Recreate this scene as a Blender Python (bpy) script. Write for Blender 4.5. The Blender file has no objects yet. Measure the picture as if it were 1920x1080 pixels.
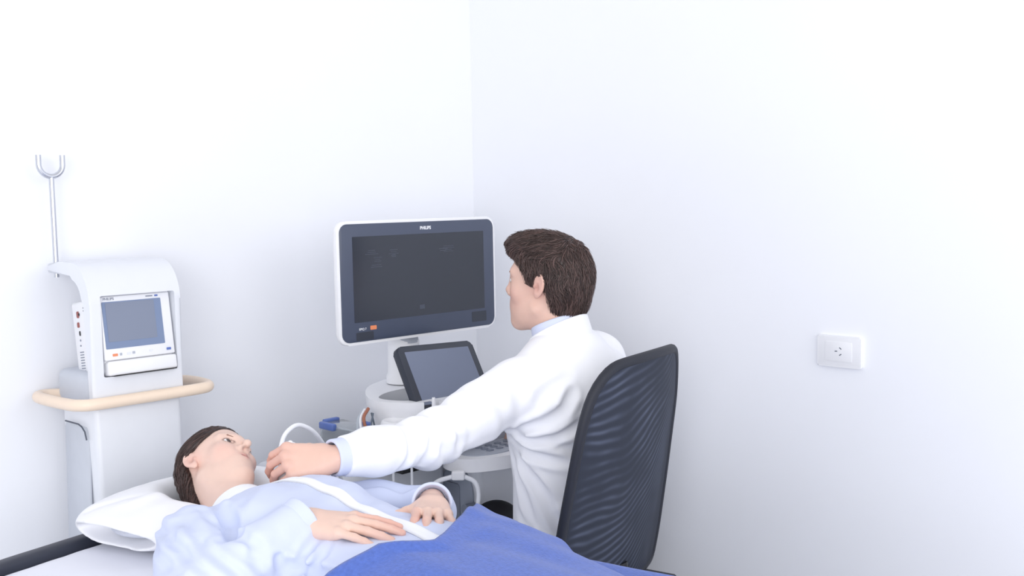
import bpy, bmesh, math
import numpy as np
from mathutils import Vector, Matrix

HS = 1.0
C = bpy.context.scene.collection
PI = math.pi
rng = np.random.default_rng(7)
A = lambda *v: np.array(v, dtype=float)

# ------------------------------------------------------------------ materials
def lin(c):
    return tuple(((x / 255.0) / 12.92 if x / 255.0 <= .04045 else ((x / 255.0 + .055) / 1.055) ** 2.4) for x in c)

MATS = {}
def mat(name, rgb, rough=.5, metal=0., noise=0., nscale=30., bump=0., bscale=200., spec=.5, vcol=False, trans=0., sheen=0., sss=0., coat=0.):
    if name in MATS:
        return MATS[name]
    m = bpy.data.materials.new(name); m.use_nodes = True
    nt = m.node_tree; b = nt.nodes['Principled BSDF']
    col = lin(rgb) + (1,)
    b.inputs['Base Color'].default_value = col
    b.inputs['Roughness'].default_value = rough
    b.inputs['Metallic'].default_value = metal
    b.inputs['Specular IOR Level'].default_value = spec
    if trans: b.inputs['Transmission Weight'].default_value = trans
    if sheen:
        b.inputs['Sheen Weight'].default_value = sheen; b.inputs['Sheen Roughness'].default_value = .5
    if sss:
        b.inputs['Subsurface Weight'].default_value = sss
        b.inputs['Subsurface Radius'].default_value = (.012, .005, .003)
    if coat: b.inputs['Coat Weight'].default_value = coat
    tc = nt.nodes.new('ShaderNodeTexCoord')
    src = None
    if vcol:
        a = nt.nodes.new('ShaderNodeVertexColor'); a.layer_name = 'Col'; src = a.outputs['Color']
    if noise:
        n = nt.nodes.new('ShaderNodeTexNoise'); n.inputs['Scale'].default_value = nscale; n.inputs['Detail'].default_value = 4
        nt.links.new(tc.outputs['Object'], n.inputs['Vector'])
        r = nt.nodes.new('ShaderNodeMapRange'); r.inputs[1].default_value = .25; r.inputs[2].default_value = .75
        r.inputs[3].default_value = 1 - noise; r.inputs[4].default_value = 1 + noise
        nt.links.new(n.outputs['Fac'], r.inputs[0])
        mx = nt.nodes.new('ShaderNodeVectorMath'); mx.operation = 'SCALE'
        if src is None: mx.inputs[0].default_value = col[:3]
        else: nt.links.new(src, mx.inputs[0])
        nt.links.new(r.outputs[0], mx.inputs['Scale'])
        src = mx.outputs[0]
    if src is not None: nt.links.new(src, b.inputs['Base Color'])
    if bump:
        n = nt.nodes.new('ShaderNodeTexNoise'); n.inputs['Scale'].default_value = bscale; n.inputs['Detail'].default_value = 3
        nt.links.new(tc.outputs['Object'], n.inputs['Vector'])
        bp = nt.nodes.new('ShaderNodeBump'); bp.inputs['Strength'].default_value = bump; bp.inputs['Distance'].default_value = .002
        nt.links.new(n.outputs['Fac'], bp.inputs['Height']); nt.links.new(bp.outputs['Normal'], b.inputs['Normal'])
    MATS[name] = m
    return m

WALL = mat('wall_paint', (242, 244, 250), .65, noise=.008, nscale=3, bump=.05, bscale=180)
FLOOR = mat('vinyl_floor', (222, 225, 232), .35, noise=.05, nscale=8)
PLAST = mat('white_plastic', (226, 229, 236), .38, noise=.01)
PLAST2 = mat('ivory_white_plastic', (238, 239, 243), .35, noise=.01)
GREYP = mat('grey_plastic', (176, 182, 194), .45, noise=.02)
LTGREY = mat('light_grey_plastic', (198, 203, 213), .45, noise=.02)
MIDGREY = mat('mid_grey_plastic', (132, 139, 154), .5, noise=.02)
RECESS = mat('recess_grey_plastic', (158, 165, 180), .5, noise=.02)
DKGREY = mat('dark_grey_plastic', (84, 90, 104), .5, noise=.03)
BEZEL = mat('slate_bezel', (72, 80, 100), .32, noise=.02)
TBEZEL = mat('charcoal_bezel', (50, 55, 67), .4, noise=.02)
BLACK = mat('black_plastic', (18, 19, 24), .4, noise=.05)
SCREEN = mat('dark_screen_glass', (45, 50, 61), .22, noise=.03, nscale=4, spec=.6)
TSCREEN = mat('grey_touch_glass', (112, 121, 143), .28, noise=.01, nscale=4)
DSCREEN = mat('grey_monitor_glass', (126, 135, 156), .3, noise=.01, nscale=4)
DBLUE = mat('blue_screen_border', (120, 137, 170), .35, noise=.01, nscale=4)
CHROME = mat('brushed_steel', (205, 208, 216), .25, metal=.9, noise=.03)
BEIGE = mat('beige_rail', (240, 220, 200), .4, noise=.02)
ORANGE = mat('orange_mark', (232, 140, 96), .5, noise=.02)
BLUEM = mat('blue_mark', (92, 116, 184), .4, noise=.03)
REDM = mat('red_brown_socket', (150, 84, 78), .5, noise=.05)
LETTER = mat('white_lettering', (240, 241, 246), .5, noise=.01)
GLETTER = mat('grey_lettering', (140, 146, 160), .5, noise=.01)
UIMARK = mat('screen_marks', (70, 77, 92), .4, noise=.02)
CLEAR = mat('clear_plastic', (235, 240, 245), .12, trans=.82, noise=.005)
CABLEW = mat('white_cable', (238, 240, 246), .4, noise=.01)
CABLEG = mat('grey_cable', (178, 186, 196), .4, noise=.03)
CABLEB = mat('brown_cable', (164, 104, 82), .45, noise=.05)
CABLED = mat('dark_cable', (96, 108, 122), .45, noise=.05)
SHEETM = mat('white_sheet', (234, 236, 246), .8, noise=.01, bump=.15, bscale=60)
PILLOWM = mat('white_pillowcase', (240, 241, 246), .8, noise=.008, bump=.1, bscale=80)
PILLOWIN = mat('grey_pillow_lining', (206, 210, 222), .85, noise=.02)
RAILD = mat('dark_bed_rail', (48, 52, 66), .45, noise=.03)
SHIRTM = mat('pale_blue_shirt', (207, 215, 239), .8, noise=.012, nscale=12, bump=.12, bscale=90)
SHIRTW = mat('white_shirt_trim', (244, 246, 252), .75, noise=.006)
DSHIRT = mat('blue_grey_dress_shirt', (212, 219, 242), .8, noise=.01)
COATM = mat('white_coat', (246, 247, 252), .8, noise=.006, nscale=12, bump=.1, bscale=90)
TROUS = mat('black_trousers', (16, 17, 24), .8, noise=.08)
SHOE = mat('black_shoe', (20, 20, 22), .4, noise=.05)
SKIN = mat('skin', (236, 200, 184), .5, noise=.02, nscale=60, vcol=True, sss=.08, bump=.05, bscale=500)
HAIRM = mat('brown_hair', (60, 44, 42), .42, noise=.25, nscale=60, vcol=True)
EYEW = mat('eye_white', (236, 234, 234), .25, noise=.01, vcol=True)
BROWM = mat('brow_hair', (150, 116, 102), .7, noise=.1, nscale=200)

def blanket_mat():
    m = mat('blue_fleece', (84, 110, 188), .95, noise=.13, nscale=140, bump=.6, bscale=260, sheen=.25, spec=.1)
    return m
BLUE = blanket_mat()

def moire_mat():
    """woven mesh: faint sweeping bands where the two layers of net cross"""
    m = bpy.data.materials.new('black_mesh_fabric'); m.use_nodes = True; nt = m.node_tree; b = nt.nodes['Principled BSDF']
    N = nt.nodes.new; lk = nt.links.new
    def math_(op, a, c=None):
        n = N('ShaderNodeMath'); n.operation = op
        for i, v in enumerate((a, c)):
            if v is None: continue
            if isinstance(v, (int, float)): n.inputs[i].default_value = v
            else: lk(v, n.inputs[i])
        return n.outputs[0]
    tc = N('ShaderNodeTexCoord')
    dp = N('ShaderNodeVectorMath'); dp.operation = 'DOT_PRODUCT'; lk(tc.outputs['Object'], dp.inputs[0]); dp.inputs[1].default_value = (-.208, .978, 0)
    sx = N('ShaderNodeSeparateXYZ'); lk(tc.outputs['Object'], sx.inputs[0])
    s_ = math_('ADD', math_('DIVIDE', dp.outputs['Value'], .5), .58)
    n1 = N('ShaderNodeTexNoise'); n1.inputs['Scale'].default_value = 3.2; n1.inputs['Detail'].default_value = 1.5; lk(tc.outputs['Object'], n1.inputs['Vector'])
    ph = math_('SUBTRACT', sx.outputs[2], math_('MULTIPLY', math_('POWER', math_('MAXIMUM', s_, 0.), 3.2), .24))
    ph = math_('ADD', math_('MULTIPLY', ph, 270.), math_('MULTIPLY', n1.outputs['Fac'], 48.))
    w = math_('POWER', math_('ADD', math_('MULTIPLY', math_('SINE', ph), .5), .5), 2.2)
    n2 = N('ShaderNodeTexNoise'); n2.inputs['Scale'].default_value = 9; lk(tc.outputs['Object'], n2.inputs['Vector'])
    r = N('ShaderNodeMapRange'); r.inputs[1].default_value = .34; r.inputs[2].default_value = .66; r.inputs[3].default_value = .15; r.inputs[4].default_value = 1; lk(n2.outputs['Fac'], r.inputs[0])
    band = N('ShaderNodeMapRange'); band.inputs[1].default_value = .46; band.inputs[2].default_value = .40; lk(math_('ABSOLUTE', math_('SUBTRACT', s_, .5)), band.inputs[0])
    mx = N('ShaderNodeMix'); mx.data_type = 'RGBA'
    mx.inputs['A'].default_value = lin((47, 52, 65)) + (1,); mx.inputs['B'].default_value = lin((82, 89, 107)) + (1,)
    lk(math_('MULTIPLY', math_('MULTIPLY', w, r.outputs[0]), band.outputs[0]), mx.inputs['Factor']); lk(mx.outputs['Result'], b.inputs['Base Color'])
    b.inputs['Roughness'].default_value = .7; b.inputs['Specular IOR Level'].default_value = .3
    return m
MESHF = moire_mat()
CHAIRF = mat('black_chair_border', (33, 36, 47), .6, noise=.05, nscale=60)

# ------------------------------------------------------------------ object helpers
ROOTS = {}
def thing(name, label, cat, loc, group=None):
    o = bpy.data.objects.new(name, None); C.objects.link(o); o.location = Vector(loc); o.empty_display_size = .05
    o['label'] = label; o['category'] = cat
    if group: o['group'] = group
    return o
def wloc(o):
    v = Vector((0, 0, 0))
    while o is not None: v += o.location; o = o.parent
    return v
def link(name, me, m, parent=None, smooth=True, label=None):
    o = bpy.data.objects.new(name, me); C.objects.link(o)
    for x in (m if isinstance(m, (list, tuple)) else [m]): me.materials.append(x)
    if parent is not None:
        me.transform(Matrix.Translation(-wloc(parent))); o.parent = parent
    if smooth:
        me.polygons.foreach_set('use_smooth', [True] * len(me.polygons))
    if label: o['label'] = label
    return o
def from_np(name, V, Fq, m, parent=None, smooth=True, col=None, label=None, midx=None):
    me = bpy.data.meshes.new(name)
    V = np.asarray(V, float)
    me.from_pydata(V.tolist(), [], Fq.tolist() if isinstance(Fq, np.ndarray) else Fq)
    if midx is not None: me.polygons.foreach_set('material_index', np.asarray(midx, np.int32))
    if col is not None:
        a = me.color_attributes.new('Col', 'FLOAT_COLOR', 'POINT')
        cc = np.ones((len(V), 4), np.float32); cc[:, :3] = col; a.data.foreach_set('color', cc.ravel())
    me.validate()
    return link(name, me, m, parent, smooth, label)
def sharp(o, deg=35):
    me = o.data
    bm = bmesh.new(); bm.from_mesh(me)
    for e in bm.edges:
        if len(e.link_faces) == 2 and e.calc_face_angle(0) > math.radians(deg): e.smooth = False
    bm.to_mesh(me); bm.free()
    return o
def frame(o, x, y, z):   # 4x4 from origin and axes
    M = Matrix.Identity(4)
    for i, v in enumerate((x, y, z)):
        for k in range(3): M[k][i] = v[k]
    for k in range(3): M[k][3] = o[k]
    return M
def bm_box(bm, lo, hi, bev=.004, seg=2, M=None):
    r = bmesh.ops.create_cube(bm, size=1); vs = r['verts']
    lo, hi = Vector(lo), Vector(hi)
    for v in vs: v.co = Vector((lo[i] + (v.co[i] + .5) * (hi[i] - lo[i]) for i in range(3)))
    es = list({e for v in vs for e in v.link_edges})
    new = list(vs)
    if bev:
        g = bmesh.ops.bevel(bm, geom=es, offset=bev, segments=seg, affect='EDGES', profile=.5)
        new = list({v for v in g['verts']} | {v for v in vs if v.is_valid})
    if M is not None:
        for v in new: v.co = M @ v.co
def box(name, lo, hi, m, parent=None, bev=.004, seg=2, M=None, label=None):
    bm = bmesh.new(); bm_box(bm, lo, hi, bev, seg, M)
    me = bpy.data.meshes.new(name); bm.to_mesh(me); bm.free()
    return sharp(link(name, me, m, parent, True, label), 50)
def rrect(w, h, r, n=6):
    r = min(r, w / 2 - 1e-5, h / 2 - 1e-5); pts = []
    for cx, cy, a0 in ((w/2-r, h/2-r, 0), (-w/2+r, h/2-r, 90), (-w/2+r, -h/2+r, 180), (w/2-r, -h/2+r, 270)):
        for k in range(n + 1):
            a = math.radians(a0 + 90 * k / n); pts.append((cx + r * math.cos(a), cy + r * math.sin(a)))
    return pts
def prism(name, pts, z0, z1, m, parent=None, M=None, bev=.003, label=None, deg=50, seg=2):
    """closed 2D outline extruded along local z from z0 to z1, edges rounded, placed by M"""
    bm = bmesh.new()
    a = [bm.verts.new((p[0], p[1], z0)) for p in pts]; b = [bm.verts.new((p[0], p[1], z1)) for p in pts]
    n = len(pts); f0 = bm.faces.new(a[::-1]); f1 = bm.faces.new(b)
    for i in range(n): bm.faces.new((a[i], a[(i+1) % n], b[(i+1) % n], b[i]))
    if bev:
        es = list(set(f0.edges) | set(f1.edges))
        bmesh.ops.bevel(bm, geom=es, offset=bev, segments=seg, affect='EDGES', profile=.5)
    if M is not None: bm.transform(M)
    bmesh.ops.recalc_face_normals(bm, faces=bm.faces)
    me = bpy.data.meshes.new(name); bm.to_mesh(me); bm.free()
    return sharp(link(name, me, m, parent, True, label), deg)
def tube_np(pts, r, n=10, caps=True):
    P = np.asarray(pts, float); m_ = len(P); r = np.broadcast_to(np.asarray(r, float), (m_,))
    T = np.gradient(P, axis=0); T /= np.linalg.norm(T, axis=1)[:, None] + 1e-12
    u = np.cross(T[0], (0, 0, 1.)); u = u if np.linalg.norm(u) > .1 else np.cross(T[0], (1., 0, 0)); u /= np.linalg.norm(u)
    V = []
    for i in range(m_):
        u = u - T[i] * (u @ T[i]); u /= np.linalg.norm(u); w = np.cross(T[i], u)
        for k in range(n):
            a = 2 * PI * k / n; V.append(P[i] + r[i] * (math.cos(a) * u + math.sin(a) * w))
    Fq = [(i*n+k, i*n+(k+1) % n, (i+1)*n+(k+1) % n, (i+1)*n+k) for i in range(m_-1) for k in range(n)]
    if caps: Fq += [tuple(range(n))[::-1], tuple((m_-1)*n + k for k in range(n))]
    return V, Fq
def spline(pts, n=40, closed=False):
    P = np.asarray(pts, float)
    if closed: P = np.vstack([P[-1], P, P[:2]])
    else: P = np.vstack([2*P[0]-P[1], P, 2*P[-1]-P[-2]])
    out = []; segs = len(P) - 3
    for i in range(segs):
        p0, p1, p2, p3 = P[i:i+4]
        for t in np.linspace(0, 1, max(2, n // segs), endpoint=False):
            out.append(.5*((2*p1)+(-p0+p2)*t+(2*p0-5*p1+4*p2-p3)*t*t+(-p0+3*p1-3*p2+p3)*t**3))
    if not closed: out.append(P[-2])
    else: out.append(out[0])
    return np.array(out)
def tube(name, pts, r, m, parent=None, n=10, caps=True, label=None):
    V, Fq = tube_np(pts, r, n, caps)
    return sharp(from_np(name, V, Fq, m, parent, label=label), 60)
def merge_np(parts):
    V, F_, off = [], [], 0
    for v, f_ in parts:
        V += list(v); F_ += [tuple(i + off for i in q) for q in f_]; off += len(v)
    return V, F_
def lathe(name, prof, M, m, parent=None, n=24, label=None):
    V, F_ = [], []
    for r, z in prof:
        for k in range(n):
            a = 2*PI*k/n; V.append(M @ Vector((r*math.cos(a), r*math.sin(a), z)))
    for i in range(len(prof)-1):
        for k in range(n): F_.append((i*n+k, i*n+(k+1) % n, (i+1)*n+(k+1) % n, (i+1)*n+k))
    F_ += [tuple(range(n))[::-1], tuple((len(prof)-1)*n+k for k in range(n))]
    return sharp(from_np(name, [tuple(v) for v in V], F_, m, parent, label=label), 40)
def text(name, s, size, M, m, parent, bold=.02, label=None, sx=1.):
    cu = bpy.data.curves.new(name, 'FONT'); cu.body = s; cu.size = size; cu.align_x = 'CENTER'; cu.align_y = 'CENTER'
    cu.extrude = .0004; cu.offset = bold * size
    t = bpy.data.objects.new(name, cu); C.objects.link(t); bpy.context.view_layer.update()
    me = bpy.data.meshes.new_from_object(t.evaluated_get(bpy.context.evaluated_depsgraph_get()))
    bpy.data.objects.remove(t)
    me.transform(M @ Matrix.Diagonal((sx, 1, 1, 1)))
    return link(name, me, m, parent, False, label)
def struct(o): o['kind'] = 'structure'; return o
def topl(o, label, cat, group=None):
    o['label'] = label; o['category'] = cat
    if group: o['group'] = group
    return o

# ------------------------------------------------------------------ signed-distance modelling
f32 = np.float32
def smin(a, b, k):
    h = np.clip(.5 + .5*(b-a)/k, 0, 1); return b*(1-h) + a*h - k*h*(1-h)
def smax(a, b, k): return -smin(-a, -b, k)
def sph(P, c, r): return np.linalg.norm(P - np.asarray(c, f32), axis=-1) - r
def cap(P, a, b, ra, rb=None):
    rb = ra if rb is None else rb
    a = np.asarray(a, f32); b = np.asarray(b, f32); ab = b - a
    q = P - a; t = np.clip(q @ ab / (ab @ ab), 0, 1)
    return np.linalg.norm(q - t[..., None]*ab, axis=-1) - (ra + (rb-ra)*t)
def ell(P, c, r, R=None):
    q = P - np.asarray(c, f32)
    if R is not None: q = q @ np.asarray(R, f32)
    r = np.asarray(r, f32); k0 = np.linalg.norm(q/r, axis=-1); k1 = np.linalg.norm(q/(r*r), axis=-1)
    return k0*(k0-1)/np.maximum(k1, 1e-6)
def chain(P, pts, rs, k=.02):
    d = None
    for i in range(len(pts)-1):
        c = cap(P, pts[i], pts[i+1], rs[i], rs[i+1]); d = c if d is None else smin(d, c, k)
    return d
def near(P, c, r, fn, pad=.03):
    """evaluate fn only around the ball (c, r); elsewhere a safe lower bound"""
    d0 = sph(P, c, r); out = d0 + pad*.5; m = d0 < pad
    if m.any(): out[m] = fn(P[m])
    return out
def profile(P, o, ax, lat, fr, aa, rx, ry, cf=None, p=2.3):
    """solid with super-elliptic cross-sections along an axis"""
    o, ax, lat, fr = (np.asarray(v, f32) for v in (o, ax, lat, fr))
    q = P - o; a = q @ ax; l = q @ lat; f = q @ fr
    L = aa[-1]
    X = np.interp(a, aa, rx).astype(f32); Y = np.interp(a, aa, ry).astype(f32)
    if cf is not None: f = f - np.interp(a, aa, cf).astype(f32)
    k = ((np.abs(l)/X)**p + (np.abs(f)/Y)**p)**(1/p)
    d = (k-1)*np.minimum(X, Y)
    return smax(d, np.maximum(aa[0]-a, a-L), .03)
def nz(P, s, seed=0):
    r = np.random.default_rng(seed); out = 0
    for i in range(4):
        v = r.normal(size=3); v = v/np.linalg.norm(v)*s*(1+.5*i); w = r.normal(size=3); w = w/np.linalg.norm(w)*s*(.8+.4*i)
        out = out + np.sin(P @ v.astype(f32) + r.uniform(0, 6) + 1.3*np.sin(P @ w.astype(f32) + r.uniform(0, 6)))/(1+.6*i)
    return out/2.3
def crease(P, a, b, w):
    return np.exp(-(cap(P, a, b, 0.)/w)**2)

def isosurf(fn, lo, hi, h, newton=2):
    h = h*HS; lo = np.asarray(lo, f32); hi = np.asarray(hi, f32); B = 8
    nb = np.ceil((hi-lo)/(h*B)).astype(int); n = nb*B
    bc = np.stack(np.meshgrid(*[(np.arange(k)+.5)*B*h for k in nb], indexing='ij'), -1).astype(f32) + lo
    dc = fn(bc.reshape(-1, 3)).reshape(nb)
    keep = np.abs(dc) < B*h*1.5 + .012
    D = np.repeat(np.repeat(np.repeat(np.where(dc < 0, -1., 1.).astype(f32), B, 0), B, 1), B, 2)
    kb = np.argwhere(keep)
    sub = np.stack(np.meshgrid(*[np.arange(B)]*3, indexing='ij'), -1).reshape(-1, 3)
    for s in range(0, len(kb), 600):
        idx = (kb[s:s+600, None, :]*B + sub[None]).reshape(-1, 3)
        D[idx[:, 0], idx[:, 1], idx[:, 2]] = fn((idx*h).astype(f32) + lo)
    D[0] = D[-1] = 1; D[:, 0] = D[:, -1] = 1; D[:, :, 0] = D[:, :, -1] = 1
    ins = D < 0
    cnt = np.zeros(np.array(D.shape)-1, np.int8)
    for i in (0, 1):
        for j in (0, 1):
            for k in (0, 1): cnt += ins[i:D.shape[0]-1+i, j:D.shape[1]-1+j, k:D.shape[2]-1+k]
    act = np.argwhere((cnt > 0) & (cnt < 8)); ids = np.full(cnt.shape, -1, np.int32); ids[tuple(act.T)] = np.arange(len(act))
    acc = np.zeros((len(act), 3)); num = np.zeros(len(act))
    for ax in range(3):
        o1, o2 = [a for a in range(3) if a != ax]
        for p in (0, 1):
            for q in (0, 1):
                c0 = act.copy(); c0[:, o1] += p; c0[:, o2] += q; c1 = c0.copy(); c1[:, ax] += 1
                d0 = D[tuple(c0.T)]; d1 = D[tuple(c1.T)]; m = (d0 < 0) != (d1 < 0)
                t = np.where(m, d0/np.where(m, d0-d1, 1), 0)
                pt = c0 - act + 0.; pt[:, ax] += t
                acc[m] += pt[m]; num[m] += 1
    V = (act + acc/num[:, None])*h + lo
    Fs = []
    for ax in range(3):
        o1, o2 = [(1, 2), (2, 0), (0, 1)][ax]
        s0 = [slice(None)]*3; s1 = [slice(None)]*3; s0[ax] = slice(0, -1); s1[ax] = slice(1, None)
        a = ins[tuple(s0)]; b = ins[tuple(s1)]
        e = np.argwhere(a != b); e = e[(e[:, o1] > 0) & (e[:, o2] > 0) & (e[:, o1] < D.shape[o1]-1) & (e[:, o2] < D.shape[o2]-1)]
        fl = a[tuple(e.T)]
        def cid(d1, d2):
            c = e.copy(); c[:, o1] -= d1; c[:, o2] -= d2; return ids[tuple(c.T)]
        q = np.stack([cid(1, 1), cid(0, 1), cid(0, 0), cid(1, 0)], 1)
        q[~fl] = q[~fl][:, ::-1]; Fs.append(q)
    Fq = np.concatenate(Fs); Fq = Fq[(Fq >= 0).all(1)]
    for _ in range(newton):
        P = V.astype(f32); e = .4*h; d = fn(P)
        g = np.stack([(fn(P + np.eye(3, dtype=f32)[i]*e) - fn(P - np.eye(3, dtype=f32)[i]*e))/(2*e) for i in range(3)], -1)
        st = d[:, None]*g/np.maximum((g*g).sum(1), .2)[:, None]
        ln = np.linalg.norm(st, axis=1)[:, None]; V = V - st*np.minimum(1, .6*h/np.maximum(ln, 1e-9))
    return V, Fq
def snap_folds(fn, lst, n=6):
    """lay fold lines onto a surface: list of (polyline, width, depth)"""
    out = []
    for a, b, w_, am in lst:
        p = np.linspace(a, b, n)
        p = p + .12*np.linalg.norm(np.subtract(b, a))*np.sin(np.linspace(0, PI, n))[:, None]*A(.3, .3, -.5)
        for _ in range(12):
            d = fn(p.astype(f32)); p = p - np.clip(d, -.03, .03)[:, None]*grad(fn, p, .004)*.8
        out.append((p, w_, am))
    return out
def fold_field(P, folds):
    out = np.zeros(P.shape[:-1], f32)
    for p, w_, am in folds:
        c = p.mean(0); r = np.linalg.norm(p - c, axis=1).max() + 3*w_
        m = sph(P, c, r) < 0
        if not m.any(): continue
        Q = P[m]; L_ = len(p)-1; best = np.full(len(Q), 1e3, f32); tpos = np.zeros(len(Q), f32)
        for i in range(L_):
            a = p[i].astype(f32); ab = (p[i+1]-p[i]).astype(f32); q = Q - a; t = np.clip(q @ ab/(ab @ ab), 0, 1)
            dd = np.linalg.norm(q - t[:, None]*ab, axis=1); k = dd < best; best[k] = dd[k]; tpos[k] = (i+t[k])/L_
        x = best/w_
        out[m] += am*(np.exp(-x*x) - .45*np.exp(-((x-1.9)/.8)**2))*np.sin(PI*np.clip(.12+.76*tpos, 0, 1))
    return out
def grad(fn, P, e=.002):
    P = P.astype(f32)
    g = np.stack([(fn(P + np.eye(3, dtype=f32)[i]*e) - fn(P - np.eye(3, dtype=f32)[i]*e))/(2*e) for i in range(3)], -1)
    return g/(np.linalg.norm(g, axis=1)[:, None]+1e-9)
def drop_small(V, Fq, keep_min=200):
    """remove tiny loose islands"""
    par = np.arange(len(V))
    for _ in range(60):
        m = par[Fq].min(1); new = par.copy()
        for k in range(4): np.minimum.at(new, Fq[:, k], m)
        new = new[new]
        if (new == par).all(): break
        par = new
    return V, Fq

# ------------------------------------------------------------------ anatomy (local frames)
def head_sdf(Q, fem):
    Q = Q.astype(f32); S = Q.copy(); S[..., 1] = np.abs(S[..., 1])
    d = ell(Q, (-.010, 0, .034), (.100, .077, .094)) if fem else ell(Q, (-.012, 0, .03), (.098, .077, .088))
    d = smin(d, ell(Q, (.036, 0, -.028), (.056, .051 if fem else .056, .086)), .03)
    jw = .045 if fem else .057
    d = smin(d, cap(S, (.004, jw, -.058), (.066, .014, -.1), .016, .015), .03)
    d = smin(d, ell(Q, (.026, 0, -.065), (.05, .046, .043)), .03)
    d = smin(d, sph(Q, (.072, 0, -.1), .019), .022)
    d = smin(d, cap(S, (.083, .008, .026), (.07, .044, .03), .011, .009), .016)
    d = smin(d, sph(S, (.057, .041, -.018), .0225) if fem else sph(S, (.054, .040, -.02), .021), .025)
    d = smin(d, ell(Q, (.0635 if fem else .066, 0, -.06), (.0255, .032, .03)), .02)
    d = smax(d, -sph(S, (.1, .031, .008), .016), .016)
    nb = .002 if fem else -.007
    nz_, lz_ = (.006, .009) if fem else (0., 0.); Q0, S0 = Q, S
    Q = Q0 - A(0, 0, nz_).astype(f32); S = S0 - A(0, 0, nz_).astype(f32)
    d = smin(d, cap(Q, (.0895, 0, .022), (.1080+nb, 0, -.02), .0064, .0076), .012)
    d = smin(d, sph(Q, (.1095+nb, 0, -.0235), .0080), .012)
    d = smin(d, sph(S, (.096, .0115, -.0285), .0068), .008)
    Q = Q0 - A(0, 0, lz_).astype(f32); S = S0 - A(0, 0, lz_).astype(f32)
    d = smin(d, cap(S, (.0925, 0, -.0555), (.070, .034, -.0550), .0036, .0018), .007)
    d = smin(d, cap(S, (.0905, 0, -.0655), (.070, .033, -.0570), .0040, .0018), .008)
    Q, S = Q0, S0
    d = smin(d, sph(S, (.0715, .032, .008), .0148), .005)
    d = smax(d, -ell(S, (.087, .0345, .008), (.0150, .0135, .0060)), .0015)
    S = S0 - A(0, 0, lz_).astype(f32)
    d = d + .003*np.exp(-(cap(S, (.098, 0, -.0605), (.068, .040, -.0515), 0.)/.0028)**2)
    S = S0 - A(0, 0, nz_).astype(f32)
    d = d + .004*np.exp(-(sph(S, (.104, .0055, -.036), 0.)/.0032)**2)
    Q, S = Q0, S0
    if fem:   # smiling cheek fold
        d = d + .0016*np.exp(-(cap(S, (.094, .021, -.026), (.072, .038, -.048), 0.)/.004)**2)
        d = smin(d, sph(S, (.0715, .033, -.030), .0115), .02)
    # ear
    a = .38; ca, sa = math.cos(a), math.sin(a); tb = .18; ct, st_ = math.cos(tb), math.sin(tb)
    R = np.array([[ca, sa*0+(-sa), 0], [sa*-1*-1*0, 0, 0], [0, 0, 1]], float)
    ex = A(ca, -sa, 0); ey = A(sa, ca, 0); ez = A(0, 0, 1)        # ear plate: flares out towards the back
    ex2 = ex*ct + ez*st_; ez2 = ez*ct - ex*st_
    R = np.stack([ex2, ey, ez2], 1)
    ec = A(-.013, .080, .002); E_ = .92
    q = (S - ec.astype(f32)) @ R.astype(f32) / f32(E_)
    pl = ell(q, (0, 0, .004), (.0185, .0055, .029)); pl = smin(pl, ell(q, (.004, 0, -.024), (.009, .005, .011)), .008)
    rr = np.sqrt((q[..., 0]/.0155)**2 + ((q[..., 2]-.005)/.0265)**2)
    tor = np.sqrt(((rr-1)*.017)**2 + (q[..., 1]-.002)**2) - .0034
    tor = smax(tor, q[..., 0]*.8 - q[..., 2]*.4 - .010, .004)
    e_ = smin(pl, tor, .003)
    e_ = smax(e_, -ell(q, (.004, .0062, -.003), (.0085, .006, .0125)), .003)
    e_ = smax(e_, -ell(q, (-.004, .0062, .014), (.0085, .0035, .008)), .003)
    e_ = smin(e_, ell(q, (.0135, .002, -.003), (.004, .005, .006)), .004)
    d = smin(d, e_, .007)
    return d
def head_color(Q, base, fem):
    S = Q.copy(); S[:, 1] = np.abs(S[:, 1])
    col = np.tile(np.array(lin(base)), (len(Q), 1))
    def mixc(w, rgb):
        nonlocal col
        col = col*(1-w[:, None]) + np.array(lin(rgb))*w[:, None]
    mixc(.28*np.exp(-(sph(S, (.07, .05, -.03), 0)/.028)**2), (226, 160, 150))
    mixc(.35*np.exp(-(sph(S, (-.01, .08, .0), 0)/.03)**2), (226, 158, 148))
    Sf = S.copy()
    if fem: S = S - A(0, 0, .009)
    lipd = np.minimum(cap(S, (.096, 0, -.0550), (.073, .032, -.0555), 0), cap(S, (.094, 0, -.0665), (.073, .030, -.0585), 0))
    mixc((.6 if fem else .4)*np.exp(-(lipd/.0062)**2), (208, 138, 132))
    mixc(.85*np.exp(-(cap(S, (.098, 0, -.0605), (.069, .040, -.0515), 0)/.0030)**2), (150, 84, 82))
    S = Sf - A(0, 0, .006 if fem else 0)
    mixc(.8*np.exp(-(sph(S, (.103, .0062, -.035), 0)/.0055)**2), (104, 58, 54))
    S = Sf
    mixc(.7*np.exp(-(sph(S, (-.006, .083, -.001), 0)/.0065)**2), (150, 92, 84))  # ear hollow: its shade is put into the skin colour
    lid = np.abs(ell(S, (.085, .0325, .008), (.016, .016, .0072)))
    mixc((.9 if fem else .6)*np.exp(-(lid/.002)**2)*(S[:, 0] > .06), (112, 78, 72))
    return col
def brow_sdf(Q):
    S = Q.copy(); S[..., 1] = np.abs(S[..., 1])
    return smin(cap(S, (.0908, .014, .0235), (.0852, .034, .0285), .0021, .0021), cap(S, (.0852, .034, .0285), (.0728, .050, .0235), .0021, .0012), .003)

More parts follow.
